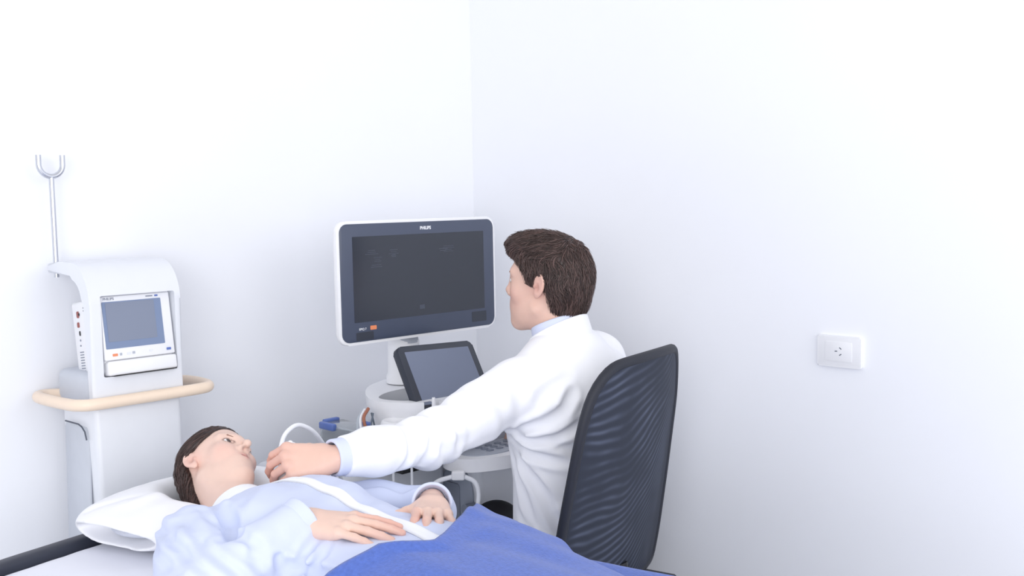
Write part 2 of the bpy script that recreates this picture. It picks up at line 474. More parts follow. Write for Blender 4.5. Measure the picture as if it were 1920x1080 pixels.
def hand_sdf(P, o, x, y, z, flex, splay, thumb, s=1.):
    """hand with palm, four bent fingers and a thumb; x towards the fingers, y towards the thumb, z the back of the hand"""
    o, x, y, z = (np.asarray(v, float) for v in (o, x, y, z))
    R = np.stack([x, y, z], 1)
    def f(P):
        q = ((P - o.astype(f32)) @ R.astype(f32)) / f32(s)
        kn = [A(.090, .030, 0), A(.095, .009, .003), A(.090, -.012, .001), A(.080, -.031, -.003)]
        ln = [(.043, .026, .022), (.047, .030, .023), (.043, .028, .022), (.034, .021, .02)]
        d = cap(q, (-.03, 0, -.004), (.012, .0, -.004), .0215, .0235)
        d = smin(d, cap(q, (-.03, .011, -.004), (.01, .012, -.004), .016), .01)
        d = smin(d, cap(q, (-.03, -.011, -.004), (.01, -.012, -.004), .016), .01)
        for i, k in enumerate(kn):
            d = smin(d, cap(q, (.008, k[1]*.55, -.004), k + A(-.004, 0, -.003), .0155, .0115), .014)
            d = d - .0
        d = smin(d, cap(q, (.02, .022, -.012), (.055, .024, -.012), .014, .012), .014)
        d = smin(d, cap(q, (.02, -.022, -.01), (.06, -.026, -.010), .013, .011), .014)
        for i in range(4):
            a = splay[i]; dirx = A(math.cos(a), math.sin(a), 0); p = kn[i].copy(); th = 0; fd = None
            rr = [.0098, .0088, .0079, .0068] if i < 3 else [.0085, .0077, .007, .006]
            for j in range(3):
                th += flex[i][j]
                v = dirx*math.cos(th) + A(0, 0, -1)*math.sin(th)
                e = p + v*ln[i][j]
                c = cap(q, p, e, rr[j], rr[j+1]); fd = c if fd is None else smin(fd, c, .003); p = e
            fd = smin(fd, sph(q, kn[i], .0112), .006)
            d = smin(d, fd, .0045)
        tp = [A(*v) for v in thumb]
        td = chain(q, tp, [.0145, .0112, .0098, .0078][:len(tp)], .004)
        d = smin(d, td, .009)
        return d*f32(s)
    c = o + x*.075*s
    return near(P, c, .15*s, f)

def scalp_hair_sdf(Q, fem):
    Q = Q.astype(f32); x, y, z = Q[..., 0], np.abs(Q[..., 1]), Q[..., 2]
    S = Q.copy(); S[..., 1] = y
    if fem:
        d = ell(Q, (-.016, 0, .036), (.107, .087, .107))
        d = smin(d, ell(Q, (-.062, 0, -.04), (.05, .06, .06)), .03)
        d = smin(d, ell(Q, (-.07, 0, -.085), (.034, .048, .04)), .03)
        xh = np.interp(z, [-.13, -.06, -.03, .0, .02, .035, .05, .07, .09, .105, .13], [-.05, -.045, -.04, -.034, -.026, .018, .050, .068, .084, .096, .10]).astype(f32)
        d = smax(d, (x-xh)*.75, .006)
        d = d + .0012*np.sin(y*420 + z*160 + 3*np.sin(x*40))*np.clip((xh-x)*60, 0, 1)
    else:
        d = ell(Q, (-.014, 0, .034), (.106, .0865, .094))
        d = smin(d, ell(Q, (.045, -.01, .092), (.066, .062, .036)), .03)
        d = smin(d, ell(Q, (-.056, 0, -.018), (.056, .070, .085)), .03)
        xh = np.interp(z, [-.09, -.05, -.012, .005, .012, .02, .034, .05, .064, .08], [-.034, -.036, -.030, .016, .022, .026, .034, .05, .082, .2]).astype(f32)
        d = smax(d, (x-xh)*.7, .006)
        d = smax(d, -.074 - z, .01)
        d = smax(d, -ell(S, (-.012, .092, .0), (.0235, .022, .034)), .004)
        d = d + .002*nz(Q*A(.5, 1.2, .8).astype(f32), 90, 5)*np.clip((z-.02)*25, 0, 1)
    return d
def hair_flow(Q, fem):
    x, y, z = Q[:, 0], Q[:, 1], Q[:, 2]
    v = np.zeros_like(Q)
    if fem:
        t = np.clip((-.02 - x)/.05, 0, 1)[:, None]
        v = (1-t)*A(-1, 0, -.25) + t*A(-.25, 0, -1)
    else:
        top = np.clip((z-.055)/.03, 0, 1)*np.clip((x+.075)/.03, 0, 1); top = top[:, None]
        v = top*(A(1, .35, -.1) + np.stack([0*y, .5*np.sign(y)*np.abs(y)/.06, 0*y], 1)*.5) + (1-top)*A(-.12, 0, -1)
        v = v + .25*np.stack([np.sin(z*80), np.sin(x*90+z*60), np.cos(y*70)], 1)
    return v
def hair_mesh(fem, toW, parent, n, base, label, seglen, width):
    fn = lambda Q: scalp_hair_sdf(Q, fem)
    V, Fq = isosurf(fn, (-.14, -.11, -.15), (.13, .11, .16), .0035)
    cen = V[Fq].mean(1)
    pick = rng.choice(len(Fq), n, replace=True)
    p = cen[pick] + rng.normal(size=(n, 3))*.001
    S_ = 8; pts = np.zeros((S_, n, 3)); ln = seglen*(.6+.8*rng.random(n))
    off = .0005 + .003*rng.random(n)**2
    jit = rng.normal(size=(n, 3))*(.16 if fem else .26)
    for s in range(S_):
        d = fn(p.astype(f32)); g = grad(fn, p)
        p = p - (d - (off*(s/(S_-1))*(1.4 if fem else 2.0)))[:, None]*g*.9
        pts[s] = p
        v = hair_flow(p, fem) + jit; v = v - (v*g).sum(1)[:, None]*g*.85; v /= np.linalg.norm(v, axis=1)[:, None]+1e-9
        p = p + v*(ln/S_)[:, None]
    w = width*(.6+.8*rng.random(n)); VV = []; prof = np.array([.5, .9, 1, 1, .95, .8, .5, .12])
    T = np.gradient(pts, axis=0); T /= np.linalg.norm(T, axis=2)[..., None]+1e-9
    g = np.stack([grad(fn, pts[s]) for s in range(S_)])
    b = np.cross(T, g); b /= np.linalg.norm(b, axis=2)[..., None]+1e-9
    ring = np.stack([pts + b*(w*prof[:, None])[..., None], pts + g*(w*prof[:, None]*.7)[..., None], pts - b*(w*prof[:, None])[..., None]], 2)  # S,n,3,3
    SV = ring.transpose(1, 0, 2, 3).reshape(-1, 3)
    base_i = (np.arange(n)*S_*3)[:, None, None] + (np.arange(S_-1)*3)[None, :, None]
    k = np.arange(3)[None, None]; k2 = (np.arange(3)+1) % 3
    q = np.stack([base_i+k, base_i+k2[None, None], base_i+3+k2[None, None], base_i+3+k], -1).reshape(-1, 4)
    allV = np.vstack([V, SV]); allF = np.vstack([Fq, q+len(V)])
    c0 = np.array(lin(base)); sh = .55+1.5*rng.random(n)**1.6
    colS = np.repeat(c0[None]*sh[:, None], S_*3, 0)*np.tile(np.repeat(np.linspace(.8, 1.15, S_), 3), n)[:, None]; colV = np.tile(c0*.6, (len(V), 1))
    return from_np('hair', toW(allV), allF, HAIRM, parent, col=np.vstack([colV, colS]), label=label)
def eyes(R, c, s, parent, look):
    """eyeballs with iris and pupil; look = gaze direction in head space"""
    for sy in (1, -1):
        V, F_, col = [], [], []
        g = A(*look); g = g/np.linalg.norm(g); u = np.cross(g, (0, 0, 1.)); u /= np.linalg.norm(u); w = np.cross(u, g)
        nr, ns = 18, 20; r = .0134
        for i in range(nr+1):
            th = PI*i/nr
            for k in range(ns):
                a = 2*PI*k/ns
                V.append(A(.0722, sy*.0322, .008) + r*(math.cos(th)*g + math.sin(th)*(math.cos(a)*u + math.sin(a)*w)))
                col.append(lin((24, 20, 22)) if th < .26 else lin((84, 72, 70)) if th < .56 else lin((236, 233, 234)))
        for i in range(nr):
            for k in range(ns): F_.append((i*ns+k, i*ns+(k+1) % ns, (i+1)*ns+(k+1) % ns, (i+1)*ns+k))
        V = np.array(V)*s @ R.T + c
        from_np('eye', V, F_, EYEW, parent, col=np.array(col))

# ------------------------------------------------------------------ camera
CAM = A(2.7061, -2.5265, 1.45); PITCH, ROLL, FPX = math.radians(4.8), math.radians(1.1), 2000.
s2 = math.sqrt(.5)
c_r = A(s2, s2, 0); c_f = A(-s2, s2, 0); c_u = A(0, 0, 1)
c_F = c_f*math.cos(PITCH) - c_u*math.sin(PITCH); c_U = c_f*math.sin(PITCH) + c_u*math.cos(PITCH)
c_R2 = c_r*math.cos(ROLL) - c_U*math.sin(ROLL); c_U2 = c_U*math.cos(ROLL) + c_r*math.sin(ROLL)
cd = bpy.data.cameras.new('camera'); cam = bpy.data.objects.new('camera', cd); C.objects.link(cam)
cd.sensor_width = 36; cd.lens = FPX/1920*36; cd.clip_start = .05
cam.matrix_world = frame(CAM, c_R2, c_U2, -c_F)
bpy.context.scene.camera = cam

# ------------------------------------------------------------------ room (corner at the origin)
struct(box('wall_left', (-.12, -4.2, 0), (0, .12, 2.9), WALL, None, 0))
struct(box('wall_right', (0, 0, 0), (4.6, .12, 2.9), WALL, None, 0))
struct(box('floor', (-.12, -4.2, -.1), (4.6, .12, 0), FLOOR, None, 0))

# wall socket on the right wall
so = thing('wall_socket', 'small white rectangular power socket with three slanted slots on the right wall', 'socket', (1.3755, 0, 1.041))
def onwall(cx, cz): return frame((cx, 0, cz), (1, 0, 0), (0, 0, 1), (0, -1, 0))
prism('faceplate', rrect(.121, .081, .004), 0, .012, PLAST2, so, onwall(1.3755, 1.041), .003)
prism('socket_insert', rrect(.074, .050, .002), .0115, .0135, PLAST2, so, onwall(1.3745, 1.041), .0008)
bmv = bmesh.new()
for dx, dz, an in ((-.007, .001, 5), (.005, .009, -38), (.005, -.0075, 32)):
    M = onwall(1.3755+dx, 1.041+dz) @ Matrix.Rotation(math.radians(an), 4, 'Z')
    prism('socket_slot', rrect(.0072, .0022, .0005), .0133, .0139, DKGREY, so, M, 0)

# ------------------------------------------------------------------ examination bed (own frame: t along, o across, dz above the mattress)
BN = A(.512, -1.784, .74); a_ = math.radians(12.5); BL = A(math.cos(a_), math.sin(a_), 0); BW = A(-math.sin(a_), math.cos(a_), 0)
def bedw(V): V = np.asarray(V, float); return BN + V[..., :1]*BL + V[..., 1:2]*BW + V[..., 2:3]*A(0, 0, 1)
BM = frame(BN, BL, BW, (0, 0, 1))
bed = thing('examination_bed', 'white examination bed with a dark rail around its head end', 'bed', tuple(bedw([.95, .27, -.74])))
box('mattress', (.035, -.055, -.1), (1.95, .56, -.006), SHEETM, bed, .03, 4, BM)
box('base_frame', (.03, -.06, -.16), (1.96, .57, -.1), MIDGREY, bed, .01, 2, BM)
rp = [(.42, -.082), (.2, -.082), (.075, -.078), (.03, -.055), (.012, -.01), (.010, .1), (.010, .3), (.010, .46), (.02, .55), (.06, .585), (.2, .592), (.42, .592)]
path = spline([(t, o, 0) for t, o in rp], 90)
V, F_ = [], []
T = np.gradient(path, axis=0); T /= np.linalg.norm(T, axis=1)[:, None]; Nn = np.cross(T, A(0, 0, 1))
sec = rrect(.036, .07, .012, 3)
for p, n_ in zip(path, Nn):
    for u, v in sec: V.append(p + n_*u*1.2 + A(0, 0, v - .022))
ns = len(sec)
F_ = [(i*ns+k, i*ns+(k+1) % ns, (i+1)*ns+(k+1) % ns, (i+1)*ns+k) for i in range(len(path)-1) for k in range(ns)] + [tuple(range(ns))[::-1], tuple((len(path)-1)*ns+k for k in range(ns))]
sharp(from_np('head_rail', bedw(V), F_, RAILD, bed), 50)
for t, o in ((.18, .03), (.18, .5), (1.75, .03), (1.75, .5)):
    box('leg', (t-.03, o-.03, -.74), (t+.03, o+.03, -.16), MIDGREY, bed, .008, 2, BM)
# fitted sheet lying over the mattress
nt_, no_ = 130, 60
tt = np.linspace(0, 1, nt_); oo = np.linspace(0, 1, no_)
def edge_map(u, lo, hi, r, drop):
    """walk along a profile that goes up one side, over the top and down the other"""
    Ls = [drop, PI*r/2, hi-lo-2*r, PI*r/2, drop]; s = u*sum(Ls); x = np.zeros_like(u); z = np.zeros_like(u)
    for i, si in enumerate(s):
        if si < Ls[0]: x[i], z[i] = lo, -r-(Ls[0]-si)
        elif si < sum(Ls[:2]): a = (si-Ls[0])/r; x[i], z[i] = lo+r-r*math.cos(a), -r+r*math.sin(a)
        elif si < sum(Ls[:3]): x[i], z[i] = lo+r+si-sum(Ls[:2]), 0
        elif si < sum(Ls[:4]): a = (si-sum(Ls[:3]))/r; x[i], z[i] = hi-r+r*math.sin(a), -r+r*math.cos(a)
        else: x[i], z[i] = hi, -r-(si-sum(Ls[:4]))
    return x, z
tx, tz = edge_map(tt, .031, 1.955, .03, .05); ox, oz = edge_map(oo, -.059, .564, .03, .05)
G = np.zeros((nt_, no_, 3)); G[..., 0] = tx[:, None]; G[..., 1] = ox[None]; G[..., 2] = np.minimum(tz[:, None], oz[None])
wr = .0018*nz(G.reshape(-1, 3)*A(1, 2.2, 0), 16, 3).reshape(nt_, no_); G[..., 2] += np.abs(wr)*.8 - .0015
gi = np.arange(nt_*no_).reshape(nt_, no_)
Fq = np.stack([gi[:-1, :-1], gi[1:, :-1], gi[1:, 1:], gi[:-1, 1:]], -1).reshape(-1, 4)
sheet = from_np('bed_sheet', bedw(G.reshape(-1, 3)), Fq, SHEETM)
md = sheet.modifiers.new('thick', 'SOLIDIFY'); md.thickness = .002
topl(sheet, 'plain white fitted sheet stretched over the examination bed', 'sheet')

# pillow
HC_P = A(.216, .373, .134)           # patient's head centre in the bed's frame
PF = A(.508, .442, .739); PF /= np.linalg.norm(PF); PU = A(-.841, .441, .315); PU -= PF*(PU@PF); PU /= np.linalg.norm(PU); PLt = np.cross(PU, PF)
_w = math.radians(8); PF, PU = PF*math.cos(_w) - PU*math.sin(_w), PU*math.cos(_w) + PF*math.sin(_w);
_w = math.radians(4); PF = PF*math.cos(_w) - PLt*math.sin(_w); PLt = np.cross(PU, PF); PR = np.stack([PF, PLt, PU], 1); PS = .835
def pillow_sdf(P):
    q = P - A(.155, .362, .05).astype(f32)
    tq, oq, zq = q[..., 0]/.168, q[..., 1]/.252, q[..., 2]
    wr = .0035*nz(P*A(1, 1, .3).astype(f32), 30, 11)
    th = np.where(zq > 0, .054, .047) + wr
    Fv = np.abs(tq)**2.8 + np.abs(oq)**3.6 + (zq/th)**2
    d = ((Fv+1e-6)**.42-1)*.05
    return smax(d, -(P[..., 2]-.001), .012)
def case_sdf(P):
    d = pillow_sdf(P)
    d = smax(d, -(ell(P, HC_P + A(-.01, -.0, .006), (.118, .112, .112))), .03)
    d = smax(d, -ell(P, (.158, .10, .044), (.128, .115, .0235)), .006)
    d = d - .004*crease(P, (.16, .2, .105), (.2, .5, .11), .02) + .003*crease(P, (.06, .16, .08), (.2, .3, .105), .012)
    return d
pil = thing('pillow', 'white pillow under the head of the lying person', 'pillow', tuple(bedw([.17, .4, 0])))
V, Fq = isosurf(case_sdf, (-.06, .06, -.02), (.38, .74, .16), .004)
from_np('pillowcase', bedw(V), Fq, PILLOWM, pil)
V, Fq = isosurf(lambda P: smax(ell(P, (.158, .32, .044), (.12, .16, .026)), -ell(P, HC_P + A(-.01, 0, .006), (.126, .12, .12)), .01), (-.0, .1, 0), (.32, .52, .1), .006)
from_np('inner_pillow', bedw(V), Fq, PILLOWIN, pil, label='grey lining seen in the open mouth of the pillowcase')

# ------------------------------------------------------------------ monitor trolley beside the head of the bed
def bool_cut(o, cutters):
    for c in cutters:
        m = o.modifiers.new('b', 'BOOLEAN'); m.operation = 'DIFFERENCE'; m.object = c; m.solver = 'EXACT'
    bpy.context.view_layer.update()
    me = bpy.data.meshes.new_from_object(o.evaluated_get(bpy.context.evaluated_depsgraph_get()))
    o.modifiers.clear(); o.data = me
    for c in cutters: bpy.data.objects.remove(c)
    me.polygons.foreach_set('use_smooth', [True]*len(me.polygons))
    return sharp(o, 40)
y0, y1 = -1.476, -1.247
XZ = lambda y: frame((0, y, 0), (1, 0, 0), (0, 0, 1), (0, -1, 0))   # (x, z) outline, extruded towards -y
tr = thing('medical_trolley', 'tall white equipment trolley with a pale wooden push rail and steel hook pole', 'trolley', (.16, -1.36, 0))
prof = [(.03, 1.288), (.165, 1.286)]
for k in range(9):
    a = math.radians(90 - 90*k/8); prof.append((.165 + .066*math.cos(a), 1.22 + .066*math.sin(a)))
prof += [(.232, .985), (.264, .985)]
for k in range(11):
    a = math.radians(90*k/10); prof.append((.172 + .092*math.cos(a), 1.22 + .097*math.sin(a)))
prof += [(.10, 1.318), (.03, 1.312)]
hs = prism('housing', prof, -y1*1.0, -y0*1.0, PLAST, tr, XZ(0), .008, seg=3)
cut = box('cut', (.2, -1.449, 1.047), (.3, -1.262, 1.240), PLAST, None, .004)
rootoff = wloc(tr)
cut.data.transform(Matrix.Translation(-rootoff)); cut.location = rootoff
bool_cut(hs, [cut])
# column with a slight taper
bm = bmesh.new(); bm_box(bm, (.066, y0+.004, .06), (.255, y1-.004, .988), .012, 3)
for v in bm.verts:
    k = (.988 - v.co.z)/.93; v.co.y += (.02*k if v.co.y < -1.36 else .004*k)
me = bpy.data.meshes.new('column'); bm.to_mesh(me); bm.free(); sharp(link('column', me, PLAST, tr), 50)
box('shelf_block', (.045, y0+.002, .97), (.228, y1-.01, 1.052), LTGREY, tr, .02, 4)
M = frame((.145, -1.473, .62), (1, 0, 0), (0, .021, 1), (0, -1, 0))
prism('side_panel', rrect(.135, .62, .02), 0, .004, LTGREY, tr, M, .002)
tube('panel_seam', [(.105, -1.4808, .9285), (.18, -1.4808, .930), (.197, -1.4805, .926), (.210, -1.479, .915), (.213, -1.477, .895)], .002, DKGREY, tr, 6)
box('base_plate', (.05, -1.5, .05), (.30, -1.22, .09), GREYP, tr, .015, 3)
for x in (.08, .27):
    for y in (-1.47, -1.25):
        lathe('caster', [(.0, -.012), (.018, -.012), (.022, -.008), (.025, 0), (.022, .008), (.018, .012), (0, .012)], frame((x, y, .025), (1, 0, 0), (0, 0, 1), (0, -1, 0)), DKGREY, tr, 16)
hp = spline([(.085, -1.44, .985), (.05, -1.462, .985), (.03, -1.495, .986), (.05, -1.522, .987), (.12, -1.527, .988), (.225, -1.520, .989), (.262, -1.510, .990), (.279, -1.485, .990),
             (.281, -1.42, .990), (.281, -1.3, .990), (.279, -1.215, .990), (.265, -1.182, .990), (.22, -1.165, .989), (.15, -1.162, .988), (.105, -1.18, .987), (.1, -1.255, .986)], 140)
tube('push_rail', hp, .0142, BEIGE, tr, 14, label='pale beige rail looping around the trolley')
px_, py_ = .058, -1.464
pole = tube('hook_pole', [(px_, py_, 1.278), (px_, py_, 1.527)], .0062, CHROME, tr, 14, label='thin steel pole')
uh = [(px_, py_-.029, 1.577), (px_, py_-.029, 1.556)] + [(px_, py_ - .029*math.cos(a), 1.554 - .029*math.sin(a)) for a in np.linspace(.1, PI-.1, 16)] + [(px_, py_+.029, 1.556), (px_, py_+.029, 1.577)]
tube('hook', uh, .0066, CHROME, pole, 12)

# patient monitor standing in the trolley
pm = thing('patient_monitor', 'small white patient monitor with a grey screen set in the trolley', 'monitor', (.17, -1.36, 1.04))
tl = math.radians(8)
DM = frame((.2585, -1.356, 1.1435), (0, 1, 0), (-math.sin(tl), 0, math.cos(tl)), (math.cos(tl), 0, math.sin(tl)))   # local: u along +y, v up the face, w outward
box('body', (-.088, -.09, -.165), (.088, .094, -.012), PLAST2, pm, .008, 3, DM)
box('front_panel', (-.089, -.058, -.014), (.089, .095, 0), PLAST2, pm, .004, 3, DM)
box('drawer_front', (-.086, -.094, -.03), (.088, -.060, .008), PLAST2, pm, .006, 3, DM)
box('drawer_slot', (-.07, -.0965, -.02), (.086, -.0935, .004), BLACK, pm, 0, 1, DM)
sc_ = prism('screen_border', rrect(.148, .112, .002), -.001, .0012, DBLUE, pm, DM @ Matrix.Translation((-.010, .025, 0)), 0)
prism('display', rrect(.122, .093, .002), .001, .0018, DSCREEN, sc_, DM @ Matrix.Translation((-.015, .032, 0)), 0)
for u, v, w_, h_, m_ in ((-.064, -.046, .012, .006, ORANGE), (-.05, -.0455, .005, .006, GREYP), (-.03, -.0455, .009, .006, PLAST), (-.018, -.045, .006, .006, GREYP), (.026, -.0445, .008, .005, PLAST), (.072, -.0455, .011, .006, BLUEM), (.054, .0875, .008, .004, BLUEM)):
    prism('button', rrect(w_, h_, .001), -.0005, .0018, m_, pm, DM @ Matrix.Translation((u, v, 0)), 0, label='small orange key' if m_ is ORANGE else None)
text('maker_name', 'PHILIPS', .0085, DM @ Matrix.Translation((-.066, .0875, .0002)), GLETTER, pm)
prism('small_print', rrect(.018, .003, .001), 0, .0004, GLETTER, pm, DM @ Matrix.Translation((.036, .0875, .0002)), 0)
SM = frame((.2585, -1.356, 1.1435), DM.col[2].to_3d()*-1, DM.col[1].to_3d(), (0, -1, 0))  # left side face: u back, v up
for u, v, w_, h_, m_ in ((.128, .062, .012, .016, REDM), (.121, .062, .006, .007, BLACK), (.131, .037, .011, .013, REDM), (.127, .016, .006, .012, BLACK), (.128, -.001, .005, .005, MIDGREY), (.13, -.014, .005, .004, MIDGREY)):
    prism('side_socket', rrect(w_, h_, .003), .0875, .0895, m_, pm, SM @ Matrix.Translation((u, v, 0)), .0005, label='red brown socket' if m_ is REDM else None)
V = []
for k in range(8):
    prism('vent_slot', rrect(.022, .0026, .001), .0875, .0886, MIDGREY, pm, SM @ Matrix.Translation((.128, -.03 - .0066*k, 0)), 0)
for k in range(2):
    prism('vent_slot', rrect(.022, .0026, .001), .0875, .0886, DKGREY, pm, SM @ Matrix.Translation((.085, .076 - .007*k, 0)), 0)

# ------------------------------------------------------------------ ultrasound machine
us = thing('ultrasound_machine', 'white ultrasound machine with a large dark monitor standing in the room corner', 'ultrasound machine', (.38, -.5, 0))
XY = Matrix.Identity(4)
# tower
cab = box('cabinet', (.14, -.57, .14), (.60, -.24, .762), PLAST, us, .03, 4)
arch = [(.455, .3), (.585, .3)] + [(.52 + .065*math.cos(a), .64 + .07*math.sin(a)) for a in np.linspace(0, PI, 14)]
prism('side_recess', arch, .5695, .576, RECESS, cab, XZ(0), .002, label='dark grey arched recess')
prism('recess_panel', rrect(.07, .22, .01), .5755, .579, MIDGREY, cab, XZ(0) @ Matrix.Translation((.50, .55, 0)), .001)
box('side_shelf', (.13, -.985, .40), (.475, -.57, .735), PLAST, us, .025, 4)
box('shelf_slot', (.2, -.9865, .712), (.44, -.983, .718), DKGREY, us, 0)
box('gap_shade', (.2, -.80, .735), (.56, -.5, .80), BLACK, us, .004)  # black box standing in for the shade in the gap below the console
tube('brake_bar', [(.585, -.55, .60), (.585, -.605, .605)], .014, MIDGREY, us, 14)
box('base', (.10, -.66, .07), (.68, -.2, .15), GREYP, us, .03, 3)
for x in (.16, .62):
    for y in (-.6, -.26):
        lathe('caster', [(0, -.016), (.03, -.016), (.036, -.01), (.038, 0), (.036, .01), (.03, .016), (0, .016)], frame((x, y, .038), (1, 0, 0), (0, 0, 1), (0, -1, 0)), DKGREY, us, 18)
# upper console
def blob(pts, n=70): return [(p[0], p[1]) for p in spline([(x, y, 0) for x, y in pts], n, True)[:-1]]
con = prism('console', blob([(.24, -.58), (.29, -.69), (.38, -.775), (.48, -.825), (.57, -.80), (.63, -.72), (.65, -.58), (.60, -.44), (.46, -.38), (.30, -.40), (.23, -.48)]), .835, .927, PLAST2, us, None, .022, seg=5)
for v in con.data.vertices:
    k = max(0, (.90 - v.co.z)/.065)*.055; v.co.x -= (v.co.x - .06)*k; v.co.y -= (v.co.y + .12)*k
cutp = prism('cut', blob([(.41, -.60), (.412, -.71), (.452, -.785), (.50, -.798), (.555, -.772), (.59, -.70), (.585, -.55), (.55, -.45), (.47, -.43), (.43, -.48)]), .89, 1.0, PLAST2, None, None, 0)
off = wloc(us); cutp.data.transform(Matrix.Translation(-off)); cutp.location = off
cut2 = prism('cut', rrect(.04, .05, .012), .905, 1.0, PLAST2, None, Matrix.Translation((.608, -.735, 0)), 0)
cut2.data.transform(Matrix.Translation(-off)); cut2.location = off
bool_cut(con, [cutp, cut2])
prism('tray', blob([(.412, -.60), (.414, -.709), (.454, -.783), (.50, -.796), (.554, -.770), (.588, -.70), (.583, -.55), (.549, -.452), (.471, -.432), (.432, -.48)]), .8902, .8925, GREYP, con, None, 0)
prism('pocket', rrect(.038, .048, .011), .9052, .908, DKGREY, con, Matrix.Translation((.608, -.735, 0)), 0)
for nm, cx, cy in (('probe_holder', .575, -.828), ('bottle_holder', .652, -.764)):
    ring = [(cx + .036*math.cos(a), cy + .03*math.sin(a), .868) for a in np.linspace(0, 2*PI, 33)[:-1]]
    R_ = np.array(ring); V, F_ = [], []
    for i, p in enumerate(R_):
        rad = (p - A(cx, cy, .868)); rad /= np.linalg.norm(rad)
        for k in range(12):
            a = 2*PI*k/12; V.append(p + rad*.008*math.cos(a) + A(0, 0, .020*math.sin(a)))
    nR = len(R_)
    F_ = [(i*12+k, i*12+(k+1) % 12, ((i+1) % nR)*12+(k+1) % 12, ((i+1) % nR)*12+k) for i in range(nR) for k in range(12)]
    from_np(nm, V, F_, PLAST2, us)
# control panel towards the operator
cp = prism('control_panel', blob([(.56, -.58), (.59, -.68), (.65, -.715), (.71, -.69), (.75, -.60), (.755, -.48), (.72, -.38), (.62, -.34), (.56, -.40)]), .757, .792, PLAST2, us, Matrix.Translation((0, 0, -.012)), .012, seg=4)
prism('keyboard', blob([(.61, -.58), (.62, -.65), (.66, -.675), (.70, -.655), (.72, -.58), (.71, -.47), (.67, -.41), (.62, -.44)]), .7915, .795, GREYP, cp, Matrix.Translation((0, 0, -.012)), .001)
for i in range(3):
    for j in range(6):
        prism('key', rrect(.014, .018, .003), .782, .786, MIDGREY, cp, Matrix.Translation((.642+.022*i, -.60+.035*j, 0)), .001)
box('console_stem', (.30, -.56, .76), (.60, -.42, .84), GREYP, us, .02, 3)
# neck carrying the monitor
lathe('neck_post', [(.052, .93), (.052, .95), (.047, .96), (.045, 1.05), (.04, 1.06), (0, 1.06)], Matrix.Translation((.335, -.60, 0)), PLAST2, us, 28)
lathe('neck_collar', [(0, 1.045), (.036, 1.046), (.036, 1.085), (.03, 1.10), (0, 1.10)], Matrix.Translation((.345, -.60, 0)), GREYP, us, 24)
box('monitor_bracket', (.315, -.66, 1.085), (.372, -.54, 1.25), GREYP, us, .012, 3)
# main monitor: local u along +y, v up, w towards +x
MM = frame((.42, -.597, 1.2335), (0, 1, 0), (0, 0, 1), (1, 0, 0))
mon = prism('monitor', rrect(.572, .330, .030, 8), -.016, 0, PLAST2, us, MM, .005, seg=4)
prism('back_shell', rrect(.47, .25, .05, 8), -.055, -.014, PLAST2, mon, MM, .02, seg=4)
prism('bezel', rrect(.556, .314, .024, 8), -.0015, .0022, BEZEL, mon, MM, .0008)
scr = prism('screen', rrect(.476, .2285, .002), .0018, .0028, SCREEN, mon, MM @ Matrix.Translation((0, .009, 0)), 0, label='dark switched-on screen')
text('maker_name', 'PHILIPS', .0125, MM @ Matrix.Translation((.016, .139, .0022)), LETTER, mon, .035)
text('model_mark', 'EPIQ 7', .0085, MM @ Matrix.Translation((-.212, -.124, .0022)), LETTER, mon, .01)
prism('badge', rrect(.021, .011, .002), .002, .0028, ORANGE, mon, MM @ Matrix.Translation((-.176, -.1225, 0)), 0, label='small orange badge')
prism('power_plate', rrect(.058, .03, .003), .0018, .0025, TBEZEL, mon, MM @ Matrix.Translation((.215, -.128, 0)), 0)
prism('power_plate', rrect(.058, .022, .003), .0018, .0025, TBEZEL, mon, MM @ Matrix.Translation((-.205, -.143, 0)), 0)
r2 = np.random.default_rng(3)
for cu, cv, n_, wmax in ((-.175, .085, 3, .05), (-.155, .065, 3, .035), (-.10, .083, 4, .04), (-.10, .07, 2, .02), (-.16, .045, 2, .05), (.1, .085, 4, .045), (.08, .078, 2, .04)):
    for k in range(n_):
        prism('screen_text', rrect(wmax*r2.uniform(.4, 1), .0013, .0003), .0027, .0030, UIMARK, mon, MM @ Matrix.Translation((cu, cv - .005*k, 0)), 0)
prism('screen_icon', rrect(.018, .012, .001), .0027, .0030, UIMARK, mon, MM @ Matrix.Translation((-.003, -.081, 0)), 0)
# tilted touch panel
tv = A(-.1, .007, .162); tv /= np.linalg.norm(tv); tu = A(0, 1, -.03); tu -= tv*(tu@tv); tu /= np.linalg.norm(tu); tw = np.cross(tu, tv)
TC = A(.55, -.63, .972)
TM = frame(TC, tu, tv, tw)
tp = prism('touch_panel', rrect(.268, .196, .014, 6), -.02, .004, TBEZEL, us, TM, .004, label='smaller dark touch panel tilted below the monitor')
prism('touch_screen', rrect(.228, .155, .002), .0035, .0048, TSCREEN, tp, TM @ Matrix.Translation((0, .003, 0)), 0)
box('panel_support', (.50, -.68, .90), (.56, -.58, .965), DKGREY, us, .01, 2)
# gel bottle standing in front of the touch panel
gb = thing('gel_bottle', 'white bottle with a thin nozzle in front of the touch panel', 'bottle', (.652, -.764, .836))
lathe('bottle_body', [(0, 0), (.019, 0), (.021, .004), (.021, .062), (.018, .072), (.012, .077), (0, .077)], Matrix.Translation((.652, -.764, .836)), PLAST2, gb, 20)
lathe('nozzle', [(.010, .074), (.010, .082), (.0055, .086), (.0045, .108), (.004, .11), (0, .11)], Matrix.Translation((.652, -.764, .836)), PLAST2, gb, 14)
